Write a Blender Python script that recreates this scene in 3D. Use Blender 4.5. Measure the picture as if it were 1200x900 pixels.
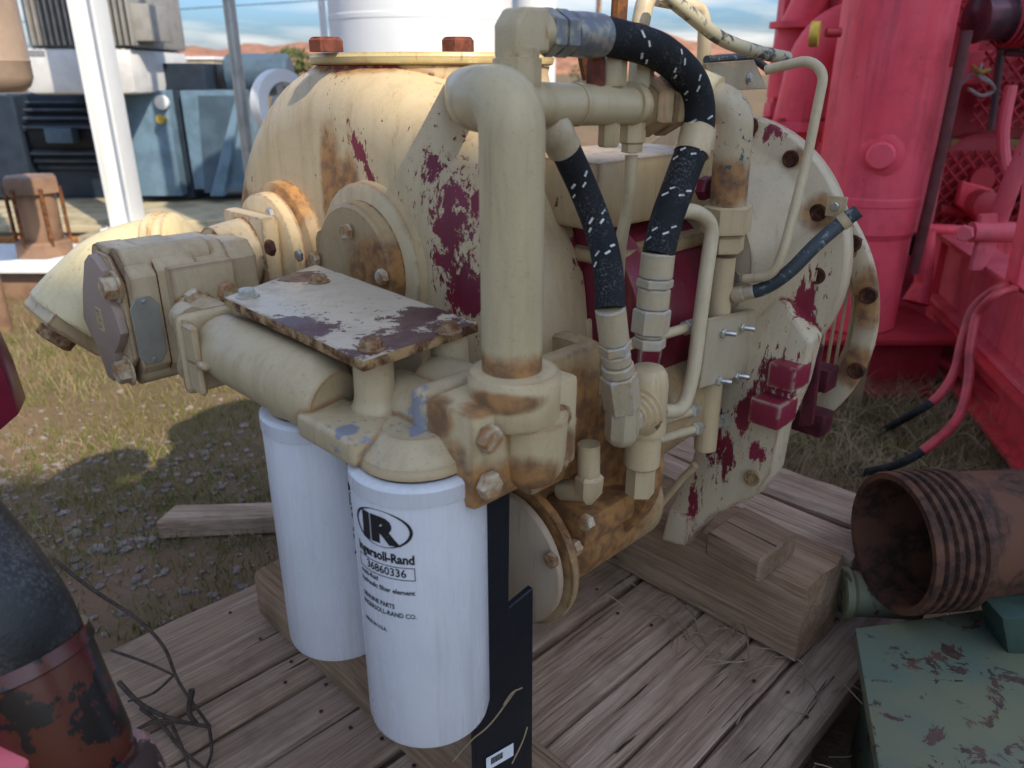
import bpy, bmesh, math, random
import numpy as np
from mathutils import Vector, Matrix
random.seed(7); rng = np.random.default_rng(7)
for o in list(bpy.data.objects): bpy.data.objects.remove(o)
SC = bpy.context.scene; COL = SC.collection
R = math.radians
# ------------------------------------------------------------------ camera
PITCH = R(22.0); FPX = 900.0; CAMZ = 0.98
cam = bpy.data.cameras.new('Camera'); camo = bpy.data.objects.new('Camera', cam); COL.objects.link(camo)
camo.location = (0, 0, CAMZ); camo.rotation_euler = (R(90) - PITCH, 0, 0)
cam.sensor_width = 36; cam.lens = 36 * FPX / 1200; cam.clip_start = 0.02; cam.clip_end = 6000
cam.dof.use_dof = True; cam.dof.focus_distance = 0.95; cam.dof.aperture_fstop = 6.0
SC.camera = camo
SC.render.resolution_x = 1024; SC.render.resolution_y = 768
# ------------------------------------------------------------------ world, sun, exposure
SUN = Vector((0.46, -0.58, 0.67)).normalized()
w = bpy.data.worlds.new('World'); SC.world = w; w.use_nodes = True
nt = w.node_tree; nt.nodes.clear()
def N(t, kind, **kw):
    n = t.nodes.new(kind)
    for k, v in kw.items():
        if k.startswith('i_'): n.inputs[k[2:]].default_value = v
        else: setattr(n, k, v)
    return n
sky = N(nt, 'ShaderNodeTexSky', sky_type='NISHITA', sun_disc=False)
sky.sun_elevation = math.asin(SUN.z); sky.sun_rotation = math.atan2(SUN.x, SUN.y)
sky.air_density = 1.0; sky.dust_density = 3.0; sky.ozone_density = 6.0
tc = N(nt, 'ShaderNodeTexCoord')
mp = N(nt, 'ShaderNodeMapping'); mp.inputs['Scale'].default_value = (2.2, 2.2, 16.0)
mp.inputs['Location'].default_value = (.35, .2, .1)
nz = N(nt, 'ShaderNodeTexNoise'); nz.inputs['Scale'].default_value = 1.7; nz.inputs['Detail'].default_value = 7; nz.inputs['Roughness'].default_value = .58; nz.inputs['Distortion'].default_value = .4
rp = N(nt, 'ShaderNodeValToRGB'); rp.color_ramp.elements[0].position = .44; rp.color_ramp.elements[1].position = .74
mx = N(nt, 'ShaderNodeMixRGB'); mx.inputs['Color2'].default_value = (5.2, 5.1, 4.9, 1)
bg = N(nt, 'ShaderNodeBackground'); bg.inputs['Strength'].default_value = 0.15
wo = N(nt, 'ShaderNodeOutputWorld')
L = nt.links.new
L(tc.outputs['Generated'], mp.inputs['Vector']); L(mp.outputs['Vector'], nz.inputs['Vector'])
L(nz.outputs['Fac'], rp.inputs['Fac']); L(rp.outputs['Color'], mx.inputs['Fac'])
tint = N(nt, 'ShaderNodeMixRGB', blend_type='MULTIPLY'); tint.inputs[0].default_value = 1; tint.inputs['Color2'].default_value = (.84, 1.02, 1.18, 1)
L(sky.outputs['Color'], tint.inputs['Color1']); L(tint.outputs['Color'], mx.inputs['Color1']); L(mx.outputs['Color'], bg.inputs['Color']); L(bg.outputs[0], wo.inputs['Surface'])
sl = bpy.data.lights.new('Sun', 'SUN'); sl.energy = 4.0; sl.angle = R(0.6); sl.color = (1.0, .90, .74)
so = bpy.data.objects.new('Sun', sl); COL.objects.link(so); so.location = (3, -4, 8)
so.rotation_euler = SUN.to_track_quat('Z', 'Y').to_euler()
SC.view_settings.view_transform = 'Standard'; SC.view_settings.look = 'None'
SC.view_settings.gamma = 1.0; SC.view_settings.use_curve_mapping = False
SC.view_settings.exposure = 0.52
# ------------------------------------------------------------------ photo pixel -> point helpers (distance comes from a plane in the place)
S2 = math.sqrt(.5)
E2 = Vector((S2, S2, 0)); E1 = Vector((S2, -S2, 0)); UP = Vector((0, 0, 1))   # machine axis, machine side, up
def ray(px, py):
    u = (px - 600) / FPX; v = (450 - py) / FPX
    return Vector((u, v * math.sin(PITCH) + math.cos(PITCH), v * math.cos(PITCH) - math.sin(PITCH)))
def M(a, b, z): return E2 * a + E1 * b + UP * z
def pA(px, py, a): d = ray(px, py); return d * (a / d.dot(E2)) + UP * CAMZ
def pB(px, py, b): d = ray(px, py); return d * (b / d.dot(E1)) + UP * CAMZ
def pZ(px, py, z): d = ray(px, py); return d * ((z - CAMZ) / d.z) + UP * CAMZ
def pY(px, py, y): d = ray(px, py); return d * (y / d.y) + UP * CAMZ
def mpp(P):   # metres per photo pixel at a point
    return (P.y * math.cos(PITCH) - (P.z - CAMZ) * math.sin(PITCH)) / FPX
def abz(P): return P.dot(E2), P.dot(E1), P.z
# ------------------------------------------------------------------ materials
MATS = {}
class G:
    """small wrapper for building node materials"""
    def __init__(s, name):
        s.m = bpy.data.materials.new(name); s.m.use_nodes = True; s.t = s.m.node_tree
        s.b = s.t.nodes['Principled BSDF']; s.pos = s.t.nodes.new('ShaderNodeNewGeometry').outputs['Position']
        s.ocoord = s.t.nodes.new('ShaderNodeTexCoord').outputs['Object']
        MATS[name] = s.m
    def n(s, kind, **kw): return N(s.t, kind, **kw)
    def l(s, a, b): s.t.links.new(a, b)
    def vec(s, src, scale, loc=(0, 0, 0), rot=(0, 0, 0)):
        m = s.n('ShaderNodeMapping'); m.inputs['Scale'].default_value = scale; m.inputs['Location'].default_value = loc; m.inputs['Rotation'].default_value = rot
        s.l(src, m.inputs['Vector']); return m.outputs[0]
    def noise(s, vec, scale, detail=4, rough=.55, dist=0):
        n = s.n('ShaderNodeTexNoise'); n.inputs['Scale'].default_value = scale; n.inputs['Detail'].default_value = detail
        n.inputs['Roughness'].default_value = rough; n.inputs['Distortion'].default_value = dist
        s.l(vec, n.inputs['Vector']); return n.outputs['Fac']
    def math(s, op, a, b=None, clamp=False):
        n = s.n('ShaderNodeMath', operation=op); n.use_clamp = clamp
        for i, v in enumerate((a, b)):
            if v is None: continue
            if isinstance(v, (int, float)): n.inputs[i].default_value = v
            else: s.l(v, n.inputs[i])
        return n.outputs[0]
    def step(s, v, lo, hi):
        n = s.n('ShaderNodeMapRange'); n.interpolation_type = 'SMOOTHSTEP'
        n.inputs['From Min'].default_value = lo; n.inputs['From Max'].default_value = hi
        s.l(v, n.inputs['Value']); return n.outputs[0]
    def mix(s, f, a, b):
        n = s.n('ShaderNodeMixRGB')
        for i, v in zip((0, 1, 2), (f, a, b)):
            if isinstance(v, (int, float)): n.inputs[i].default_value = v
            elif isinstance(v, (tuple, list)): n.inputs[i].default_value = (*v[:3], 1)
            else: s.l(v, n.inputs[i])
        return n.outputs[0]
    def spot(s, c, r, stretch=(1, 1, 1), rot=None):
        """1 at a wear spot's centre falling to 0 at radius r"""
        v = s.n('ShaderNodeVectorMath', operation='SUBTRACT'); s.l(s.pos, v.inputs[0]); v.inputs[1].default_value = c
        q = s.n('ShaderNodeVectorMath', operation='MULTIPLY'); s.l(v.outputs[0], q.inputs[0]); q.inputs[1].default_value = tuple(x / r for x in stretch)
        ln = s.n('ShaderNodeVectorMath', operation='LENGTH'); s.l(q.outputs[0], ln.inputs[0])
        return s.math('SUBTRACT', 1.0, ln.outputs['Value'], True)
    def seg(s, p0, p1, r):
        """1 on the line p0-p1 falling to 0 at distance r: a paint run"""
        p0, p1 = Vector(p0), Vector(p1); d = p1 - p0
        v = s.n('ShaderNodeVectorMath', operation='SUBTRACT'); s.l(s.pos, v.inputs[0]); v.inputs[1].default_value = p0
        q = s.n('ShaderNodeVectorMath', operation='DOT_PRODUCT'); s.l(v.outputs[0], q.inputs[0]); q.inputs[1].default_value = d / d.length_squared
        t = s.math('MULTIPLY', q.outputs['Value'], 1.0, True)
        m = s.n('ShaderNodeVectorMath', operation='SCALE'); m.inputs[0].default_value = d; s.l(t, m.inputs['Scale'])
        w_ = s.n('ShaderNodeVectorMath', operation='SUBTRACT'); s.l(v.outputs[0], w_.inputs[0]); s.l(m.outputs[0], w_.inputs[1])
        ln = s.n('ShaderNodeVectorMath', operation='LENGTH'); s.l(w_.outputs[0], ln.inputs[0])
        return s.math('SUBTRACT', 1.0, s.math('DIVIDE', ln.outputs['Value'], r), True)
    def set(s, col=None, rough=.5, metal=0, bump=None, bstr=.2, bdist=.002, spec=.5):
        if col is not None:
            if isinstance(col, (tuple, list)): s.b.inputs['Base Color'].default_value = (*col[:3], 1)
            else: s.l(col, s.b.inputs['Base Color'])
        for k, v in (('Roughness', rough), ('Metallic', metal)):
            if isinstance(v, (int, float)): s.b.inputs[k].default_value = v
            else: s.l(v, s.b.inputs[k])
        s.b.inputs['Specular IOR Level'].default_value = spec
        if bump is not None:
            bn = s.n('ShaderNodeBump'); bn.inputs['Strength'].default_value = bstr; bn.inputs['Distance'].default_value = bdist
            s.l(bump, bn.inputs['Height']); s.l(bn.outputs[0], s.b.inputs['Normal'])
        return s.m
TAN = (.53, .405, .235); TAN2 = (.40, .35, .25); MAROON = (.20, .018, .035); RUST = (.22, .085, .025); DRUST = (.07, .028, .018); RED = (.70, .058, .086)
def tan_paint(name, base=TAN, chip=MAROON, chip_amt=.0, rust_amt=.0, spots=(), rspots=(), rough=.42, seed=0.0, cscale=26, edge=1.0, cst=(1, 1, 1)):
    """old cream machine paint: chips show the coat below, rust bleeds along edges and joints and here and there.
    spots / rspots: list of (centre, radius, stretch) where the coat has come off / where rust runs"""
    g = G(name); P = g.vec(g.pos, (1, 1, 1), (seed, seed * .7, seed * .3))
    n1 = g.noise(g.vec(P, cst), cscale, 12, .74, .35); n2 = g.noise(P, 5.5, 3); n3 = g.noise(P, 170, 4, .6); n4 = g.noise(g.vec(g.pos, (38, 38, 6), (seed, 0, 0)), 1, 6, .65); n5 = g.noise(P, 70, 8, .7)
    dirt = g.step(n4, .42, .78)
    col = g.mix(g.math('MULTIPLY', dirt, .55), base, (base[0] * .62, base[1] * .58, base[2] * .50))
    col = g.mix(g.math('MULTIPLY', g.step(n2, .35, .7), .3), col, (base[0] * 1.14, base[1] * 1.12, base[2] * 1.06))
    col = g.mix(g.math('MULTIPLY', g.step(n5, .58, .74), .35), col, tuple(c * .55 for c in base))
    bv = g.n('ShaderNodeBevel', samples=4); bv.inputs['Radius'].default_value = .010
    geo = g.n('ShaderNodeNewGeometry'); dt = g.n('ShaderNodeVectorMath', operation='DOT_PRODUCT'); g.l(bv.outputs[0], dt.inputs[0]); g.l(geo.outputs['Normal'], dt.inputs[1])
    ed = g.step(g.math('SUBTRACT', 1.0, dt.outputs['Value']), .012, .16)
    rv = g.math('MULTIPLY', g.step(g.noise(P, 9, 6, .62), .52, .72), rust_amt * .6)
    rv = g.math('MAXIMUM', rv, g.math('MULTIPLY', g.math('MULTIPLY', ed, g.step(g.noise(P, 16, 6, .65), .33, .55)), min(1, (.5 + rust_amt) * edge)))
    drip = g.noise(g.vec(g.pos, (85, 85, 5), (seed * 2, seed, 0)), 1, 3, .5)
    rv = g.math('MAXIMUM', rv, g.math('MULTIPLY', g.math('MULTIPLY', g.step(drip, .60, .76), g.step(n2, .40, .60)), min(1, .25 + rust_amt)))
    for c, r, st in rspots:
        m = g.spot(c, r * 1.15, st); m = g.math('MULTIPLY', m, g.math('ADD', -.55, g.math('MULTIPLY', g.math('ADD', n4, n5), 1.9)))
        rv = g.math('MAXIMUM', rv, g.step(m, .06, .62))
    col = g.mix(g.math('MULTIPLY', g.step(g.noise(P, 420, 2), .62, .70), .35), col, tuple(c * .45 for c in base))
    rn = g.noise(P, 60, 4); rcol = g.mix(g.step(rn, .35, .65), (.36, .155, .038), (.14, .05, .016))
    col = g.mix(g.math('MULTIPLY', rv, .85), col, rcol)
    cm = g.step(n1, .71 - .13 * chip_amt, .718 - .13 * chip_amt) if chip_amt > 0 else None
    nf = g.noise(g.vec(P, cst), 95, 5, .7, .2)
    nn = g.math('ADD', g.math('MULTIPLY', n1, .75), g.math('MULTIPLY', n5, .25))
    for c, r, st in spots:
        sp_ = g.spot(c, r * 1.25, st) if len(st) == 3 and not isinstance(st, Vector) else g.seg(c, st, r); m = g.math('ADD', g.math('MULTIPLY', sp_, .30), nn)
        m2 = g.math('MULTIPLY', g.step(m, .652, .662), g.step(sp_, .0, .05))
        sp2 = g.spot(c, r * 2.2, st) if len(st) == 3 and not isinstance(st, Vector) else g.seg(c, st, r * 2.0)
        m2 = g.math('MAXIMUM', m2, g.math('MULTIPLY', g.step(g.math('ADD', g.math('MULTIPLY', sp2, .17), nf), .69, .70), g.step(sp2, .0, .1)))
        cm = m2 if cm is None else g.math('MAXIMUM', cm, m2)
    if chip_amt > 0:
        cm = g.math('MAXIMUM', cm, g.step(g.math('ADD', g.math('MULTIPLY', ed, .22 * edge), n1), .73 - .06 * chip_amt, .74 - .06 * chip_amt))
    h = g.math('ADD', g.math('ADD', g.math('MULTIPLY', n3, .4), g.math('MULTIPLY', n5, .35)), g.math('MULTIPLY', n2, .5))
    if cm is not None:
        cc = g.mix(g.step(n2, .4, .66), chip, tuple(c * .6 for c in chip))
        col = g.mix(cm, col, cc); h = g.math('SUBTRACT', h, g.math('MULTIPLY', cm, 1.5))
    g.set(col, g.math('ADD', rough - .1, g.math('MULTIPLY', g.math('MAXIMUM', rv, dirt), .38)), 0, h, .5, .0014, .38)
    return g.m
def simple(name, col, rough=.5, metal=0, var=.25, scale=30, bstr=.15, bdist=.001, col2=None, lo=.4, hi=.65, spec=.3):
    g = G(name); n = g.noise(g.pos, scale, 6, .6)
    c2 = col2 or tuple(c * (1 - var) for c in col)
    g.set(g.mix(g.step(n, lo, hi), col, c2), rough, metal, g.noise(g.pos, scale * 5, 3), bstr, bdist, spec); return g.m
def rust_mat(name, c1=RUST, c2=DRUST, c3=None, scale=40, rough=.8, bd=.0015):
    g = G(name); n = g.noise(g.pos, scale, 7, .65, .3); n2 = g.noise(g.pos, scale * .25, 4)
    c = g.mix(g.step(n, .38, .62), c1, c2)
    if c3: c = g.mix(g.step(n2, .52, .60), c, c3)
    g.set(c, rough, 0, n, .5, bd, .25); return g.m
def faded_red(name, base=RED, dark=.5, rough=.38):
    """sun-chalked red enamel with grime streaks and chips down to black"""
    g = G(name); n = g.noise(g.vec(g.pos, (4, 4, 1.2)), 2.2, 6, .6); n2 = g.noise(g.pos, 45, 7, .68); n3 = g.noise(g.vec(g.pos, (30, 30, 2.2)), 1, 6, .65); n4 = g.noise(g.pos, 9, 6, .65)
    c = g.mix(g.math('MULTIPLY', g.step(n, .36, .66), .6), base, (base[0] * 1.08, base[1] * 1.9, base[2] * 1.7))
    c = g.mix(g.math('MULTIPLY', g.step(n4, .45, .72), .45), c, tuple(x * .5 for x in base))
    c = g.mix(g.math('MULTIPLY', g.step(n3, .54, .74), .5), c, (.09, .03, .03))
    c = g.mix(g.step(n2, .675, .70), c, (.045, .02, .02))
    g.set(c, g.math('ADD', rough, g.math('MULTIPLY', n4, .25)), 0, n2, .2, .001, .3); return g.m
def wood(name, c1=(.52, .36, .245), c2=(.23, .15, .10), c3=(.68, .51, .38)):
    """weathered boards: grain runs along the object's own x"""
    g = G(name); oi = g.n('ShaderNodeObjectInfo')
    off = g.n('ShaderNodeVectorMath', operation='ADD'); g.l(g.ocoord, off.inputs[0])
    sc = g.n('ShaderNodeVectorMath', operation='SCALE'); sc.inputs['Scale'].default_value = 13.7; sc.inputs[0].default_value = (1, .63, .31)
    cx = g.n('ShaderNodeCombineXYZ')
    for i, k in enumerate((17., 9.1, 5.3)): g.l(g.math('MULTIPLY', oi.outputs['Random'], k), cx.inputs[i])
    g.l(cx.outputs[0], off.inputs[1]); V = off.outputs[0]
    fine = g.noise(g.vec(V, (5, 190, 190)), 1, 7, .7, .6); broad = g.noise(g.vec(V, (2.2, 38, 38)), 1, 5, .6, .8); blot = g.noise(V, 7, 5)
    crack = g.noise(g.vec(V, (2.6, 70, 70)), 1, 4, .6, .8)
    c = g.mix(g.step(fine, .33, .68), c1, c2); c = g.mix(g.math('MULTIPLY', g.step(broad, .42, .72), .7), c, c3)
    c = g.mix(g.math('MULTIPLY', g.step(blot, .5, .75), .45), c, tuple(x * .55 for x in c1))
    ck = g.step(crack, .655, .70); c = g.mix(ck, c, (.025, .018, .014))
    c = g.mix(g.math('MULTIPLY', oi.outputs['Random'], .45), c, tuple(x * .8 for x in c2))
    c = g.mix(g.math('MULTIPLY', g.step(g.noise(g.pos, 4.5, 6, .65), .50, .68), .5), c, tuple(x * .5 for x in c2))
    h = g.math('SUBTRACT', g.math('ADD', g.math('MULTIPLY', fine, .8), broad), g.math('MULTIPLY', ck, 1.6))
    g.set(c, .88, 0, h, 1.0, .0045, spec=.2); return g.m
def sp(px, py, a=None, b=None, r=.05, st=(1, 1, 1), y=None, z=None):
    P = pA(px, py, a) if a is not None else pB(px, py, b) if b is not None else pY(px, py, y) if y is not None else pZ(px, py, z)
    return (tuple(P), r, st)
# wear on the big case: the maroon splash, the run from the filler flange, rust run over the bearing cover
case_spots = [sp(530, 235, a=.60, r=.062, st=(1.0, 1.0, .75)), sp(528, 300, a=.60, r=.055, st=(1.2, 1.2, .6)), sp(545, 345, a=.61, r=.045), sp(500, 190, a=.60, r=.035, st=(1.1, 1.1, .9)),
              (tuple(pA(398, 80, .66)), .022, pA(404, 115, .625)), (tuple(pA(404, 112, .625)), .020, pA(428, 185, .602)), (tuple(pA(428, 185, .602)), .014, pA(446, 240, .60)), (tuple(pA(500, 165, .60)), .014, pA(520, 215, .60)), (tuple(pA(508, 130, .61)), .007, pA(520, 150, .60)), (tuple(pA(440, 120, .62)), .006, pA(452, 145, .61)), sp(385, 82, a=.66, r=.035, st=(1.0, 1.0, 1.4)), sp(548, 205, a=.60, r=.04, st=(1, 1, .8)),
              sp(445, 250, a=.6, r=.045, st=(.7, .7, 2)), sp(480, 285, a=.6, r=.028, st=(1, 1, 1)),
              sp(676, 300, a=.755, r=.024, st=(1.6, 1.6, .5)), sp(655, 240, a=.755, r=.024, st=(1.6, 1.6, .6))]
case_rust = [sp(388, 230, a=.60, r=.10, st=(3.6, 3.6, .9)), sp(372, 300, a=.60, r=.05), sp(450, 340, a=.60, r=.05), sp(300, 250, a=.62, r=.06), sp(395, 245, a=.60, r=.13, st=(4.2, 4.2, 1.0)), sp(410, 235, a=.60, r=.07, st=(2, 2, 1)), sp(310, 270, a=.64, r=.09, st=(1, 1, 1.6)), sp(420, 78, a=.65, r=.05, st=(.5, .5, 4)), sp(600, 85, a=.7, r=.06, st=(.5, .5, 4))]
tan_paint('case_paint', chip_amt=.38, rust_amt=.2, cst=(1.35, 1.35, .7), spots=case_spots, rspots=case_rust)
tan_paint('tan', chip_amt=.3, rust_amt=.45, seed=2.1)
tan_paint('tan_clean', chip=(.16, .07, .03), chip_amt=.1, rust_amt=.16, seed=5.3, edge=.45)
tan_paint('tan_pump', base=(.47, .365, .225), chip=(.16, .06, .025), chip_amt=.3, rust_amt=.6, seed=3.7)
tan_paint('tan_rusty', base=(.40, .285, .15), chip=(.10, .045, .02), chip_amt=.4, rust_amt=1.0, seed=8.2, rspots=[sp(690, 560, a=.66, r=.15), sp(640, 600, a=.60, r=.11), sp(670, 490, b=-.48, r=.07), sp(720, 610, a=.66, r=.10), sp(440, 320, a=.56, r=.06, st=(.8, .8, 1.2)), sp(335, 250, a=.58, r=.06)])
tan_paint('tan_manifold', base=(.48, .375, .225), chip=(.26, .26, .29), chip_amt=.0, rust_amt=.3, seed=4.4, spots=[sp(400, 495, a=.325, r=.022), sp(380, 475, a=.32, r=.02), sp(493, 490, b=-.495, r=.022, st=(1, 1, .6)), sp(430, 518, a=.33, r=.016)], cscale=44)
fl = [sp(508, 552, b=-.45, r=.036), sp(612, 572, b=-.41, r=.036, st=(.8, .8, 1.1)), sp(642, 525, b=-.44, r=.035), sp(556, 580, b=-.43, r=.036), sp(585, 474, b=-.42, r=.026, st=(.6, .6, 2.4)), sp(508, 490, b=-.47, r=.026)]
tan_paint('tan_flange', base=(.55, .43, .25), chip=(.22, .09, .03), chip_amt=.0, rust_amt=.3, rspots=fl, seed=1.3)
tan_paint('tan_pipe', base=(.50, .40, .235), chip_amt=.0, rust_amt=.06, seed=6.6, rspots=[sp(598, 432, a=.44, r=.03, st=(.6, .6, 1.2))])
bell = [sp(872, 485, a=.97, r=.036, st=(1.7, 1.7, .6)), sp(850, 535, a=.96, r=.030, st=(1.8, 1.8, .5)), sp(812, 590, a=.955, r=.038, st=(2.6, 2.6, .6)), sp(893, 530, a=.97, r=.022), sp(942, 365, a=1.02, r=.038, st=(1.6, 1.6, .6)), sp(903, 155, a=1.02, r=.024), sp(880, 150, a=1.02, r=.02), sp(915, 440, a=.985, r=.05), sp(988, 290, a=1.15, r=.03), sp(835, 510, a=.965, r=.04, st=(1.8, 1.8, .6))]
tan_paint('bell_paint', base=(.54, .435, .285), chip_amt=.3, rust_amt=.05, spots=bell, rspots=[sp(1000, 432, a=1.14, r=.04), sp(1018, 350, a=1.14, r=.035, st=(1, 1, .6)), sp(930, 186, a=1.02, r=.02), sp(958, 250, a=1.02, r=.03)], seed=9.4, cst=(1.9, 1.9, .4), cscale=34)
tan_paint('cover_top', base=(.56, .46, .33), chip=(.105, .05, .045), chip_amt=.35, rust_amt=.1, cscale=19, seed=.6,
          spots=[sp(510, 395, z=.752, r=.075), sp(470, 400, z=.752, r=.05), sp(350, 325, z=.752, r=.035), sp(350, 385, z=.752, r=.05), sp(540, 385, z=.752, r=.06), sp(490, 370, z=.752, r=.05), sp(420, 425, z=.745, r=.03)])
rust_mat('cover_edge', (.40, .26, .12), (.09, .035, .015), scale=55)
tan_paint('vertical_paint', base=(.48, .38, .24), chip=(.06, .095, .11), chip_amt=.2, rust_amt=.15, seed=7.7, spots=[sp(862, 180, b=-.53, r=.05), sp(868, 165, b=-.53, r=.04)], rspots=[sp(850, 215, b=-.52, r=.04)])
tan_paint('case_flange', base=(.62, .50, .24), chip=(.30, .09, .03), chip_amt=.3, rust_amt=.5, seed=2.9)
tan_paint('tan_elbow', base=(.62, .52, .30), chip=(.30, .10, .03), chip_amt=.25, rust_amt=.35, seed=11.1)
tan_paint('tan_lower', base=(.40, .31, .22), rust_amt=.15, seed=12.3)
simple('end_cover_grey', (.33, .24, .19), .5, var=.12, scale=18); simple('plate_grey', (.30, .285, .23), .35, .3, var=.12, scale=40)
tan_paint('rotor_maroon', base=(.16, .014, .03), chip=(.42, .37, .27), chip_amt=.3, rust_amt=.1, seed=13.5, cscale=12)
simple('maroon_dark', (.085, .012, .02), .5, var=.5); simple('nut_blue', (.17, .18, .19), .35, .3, scale=70, col2=(.34, .31, .25), lo=.45, hi=.6)
tan_paint('tan_fit', base=(.46, .37, .235), chip=(.45, .46, .46), chip_amt=.35, rust_amt=.1, seed=14.2, cscale=60)
tan_paint('tan_lit', base=(.55, .445, .28), rust_amt=.08, seed=15.2); simple('zinc_tan', (.46, .42, .33), .35, .4, scale=90); tan_paint('tan_plate', base=(.43, .35, .235), rust_amt=.15, seed=16.4)
simple('hose_cream', (.44, .39, .26), .5, scale=45, col2=(.07, .07, .07), lo=.5, hi=.6)
simple('gold', (.45, .32, .06), .4, .2); simple('gold_rail', (.22, .12, .03), .5, scale=8, col2=(.14, .015, .02)); simple('brown_red', (.12, .035, .035), .6); simple('wire_grey', (.30, .25, .24), .5); simple('dark_pipe', (.055, .035, .045), .3, .3, scale=15, col2=(.13, .05, .06)); simple('red_hose', (.42, .045, .055), .4, var=.4, scale=14)
faded_red('red_beam', (.66, .085, .11)); g = G('red_chip'); n = g.noise(g.pos, 14, 6); g.set(g.mix(g.step(n, .44, .47), (.025, .02, .022), (.5, .1, .12)), .5, 0, n, .3, .002)
simple('navy_fin', (.05, .06, .075), .4, var=.3, scale=8); simple('blue_dark', (.075, .115, .155), .4, var=.3, scale=6); simple('tan_brown', (.33, .235, .165), .5, var=.25, scale=5)
simple('green_dark', (.045, .075, .055), .6, var=.3, scale=20); rust_mat('rear_rust', (.16, .055, .03), (.07, .03, .022), (.10, .10, .085), scale=35); simple('stalk', (.30, .22, .14), .8, var=.4, scale=40)
g = G('coupling_chip'); n = g.noise(g.pos, 26, 7, .6); g.set(g.mix(g.step(n, .48, .52), (.42, .22, .20), (.05, .025, .02)), .5, 0, n, .4, .002)
simple('dash_paint', (.62, .60, .55), .6, scale=180, col2=(.25, .24, .22), lo=.5, hi=.62)
simple('maroon', MAROON, .45, var=.5, scale=25)
rust_mat('rust', RUST, DRUST); rust_mat('rust_orange', (.42, .18, .05), (.20, .08, .03), scale=60)
rust_mat('rust_bolt', (.34, .22, .12), (.17, .07, .03), scale=120, bd=.0003)
rust_mat('tan_bolt', (.50, .42, .29), (.30, .15, .06), scale=45, rough=.45, bd=.0003)
rust_mat('red_brown', (.19, .055, .03), (.10, .03, .02), scale=60, bd=.0006); rust_mat('hole_rust', (.11, .04, .018), (.035, .015, .01), scale=90, bd=.0006)
tan_paint('maroon_chipped', base=(.21, .02, .04), chip=(.46, .40, .28), chip_amt=.5, seed=17.7, cscale=34)
rust_mat('pipe_rust', (.105, .046, .026), (.04, .021, .015), (.13, .055, .03), scale=55, rough=.75)
simple('steel', (.55, .53, .50), .35, .8, scale=80); simple('zinc', (.5, .48, .4), .4, .5, scale=90)
g = G('white_filter'); n = g.noise(g.pos, 9, 4); dst = g.noise(g.vec(g.pos, (60, 60, 5)), 1, 6, .65); sc = g.noise(g.pos, 55, 8, .7); c = g.mix(g.step(n, .35, .7), (.61, .60, .605), (.56, .555, .565))
c = g.mix(g.math('MULTIPLY', g.step(dst, .48, .72), .32), c, (.38, .34, .28)); c = g.mix(g.math('MULTIPLY', g.step(sc, .62, .70), .3), c, (.42, .40, .37))
g.set(c, g.math('ADD', .14, g.math('MULTIPLY', dst, .28)), 0, g.noise(g.pos, 13, 3), .10, .003)
simple('ink', (.02, .02, .022), .5, var=.1); simple('black_steel', (.012, .013, .017), .38, var=.2, scale=60)
simple('white_print', (.72, .72, .72), .5, var=.05)
g = G('rubber'); n = g.noise(g.pos, 420, 3, .7); n2 = g.noise(g.pos, 30, 4)
g.set(g.mix(g.math('MULTIPLY', g.step(n2, .4, .7), g.step(n, .5, .7)), (.017, .018, .019), (.16, .157, .15)), .75, 0, n, .6, .0012, spec=.15)
g = G('rubber_old'); n = g.noise(g.pos, 300, 4, .7); n2 = g.noise(g.pos, 14, 4)
g.set(g.mix(g.step(n2, .35, .7), (.012, .0125, .013), g.mix(g.step(n, .45, .65), (.035, .036, .036), (.13, .12, .11))), .38, 0, n, .5, .0015, spec=.4)
simple('grey_hose', (.045, .055, .06), .5, var=.2, scale=120, col2=(.22, .25, .25), lo=.55, hi=.7)
wood('plank'); wood('timber', (.38, .24, .14), (.20, .12, .07), (.48, .33, .215)); wood('block_wood', (.32, .20, .125), (.19, .115, .07), (.40, .26, .17))
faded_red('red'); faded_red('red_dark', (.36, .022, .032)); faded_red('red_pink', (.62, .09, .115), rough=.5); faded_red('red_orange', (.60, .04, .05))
simple('maroon_gloss', (.17, .012, .03), .25, var=.2)
simple('blue', (.15, .235, .31), .4, var=.35, scale=5); simple('navy', (.022, .032, .048), .45, var=.3, scale=8); simple('black', (.01, .01, .012), .5)
simple('white_paint', (.74, .74, .73), .45, var=.06, scale=4); simple('motor_grey', (.30, .285, .26), .5, var=.2, scale=12); simple('motor_white', (.62, .60, .57), .45, var=.15, scale=8)
simple('brown_steel', (.27, .16, .10), .5, var=.4, scale=6); simple('cream_rail', (.44, .37, .24), .5, var=.35, scale=6)
simple('galv', (.42, .42, .40), .4, .6, var=.25, scale=10)
g = G('green_paint'); n = g.noise(g.pos, 24, 10, .70, .5); n2 = g.noise(g.pos, 5, 4)
c = g.mix(g.step(n2, .35, .65), (.105, .14, .10), (.17, .165, .085)); c = g.mix(g.step(n, .565, .585), c, g.mix(g.step(g.noise(g.pos, 50, 4), .4, .6), (.105, .05, .03), (.05, .03, .022)))
g.set(c, .6, 0, n, .35, .002)
g = G('left_rust'); n = g.noise(g.pos, 22, 8, .6, .3); n2 = g.noise(g.pos, 12, 4)
c = g.mix(g.step(n2, .45, .6), (.085, .022, .012), (.085, .010, .012)); c = g.mix(g.step(n, .51, .53), c, (.014, .011, .011)); g.set(c, .26, 0, n, .3, .002)
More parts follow.
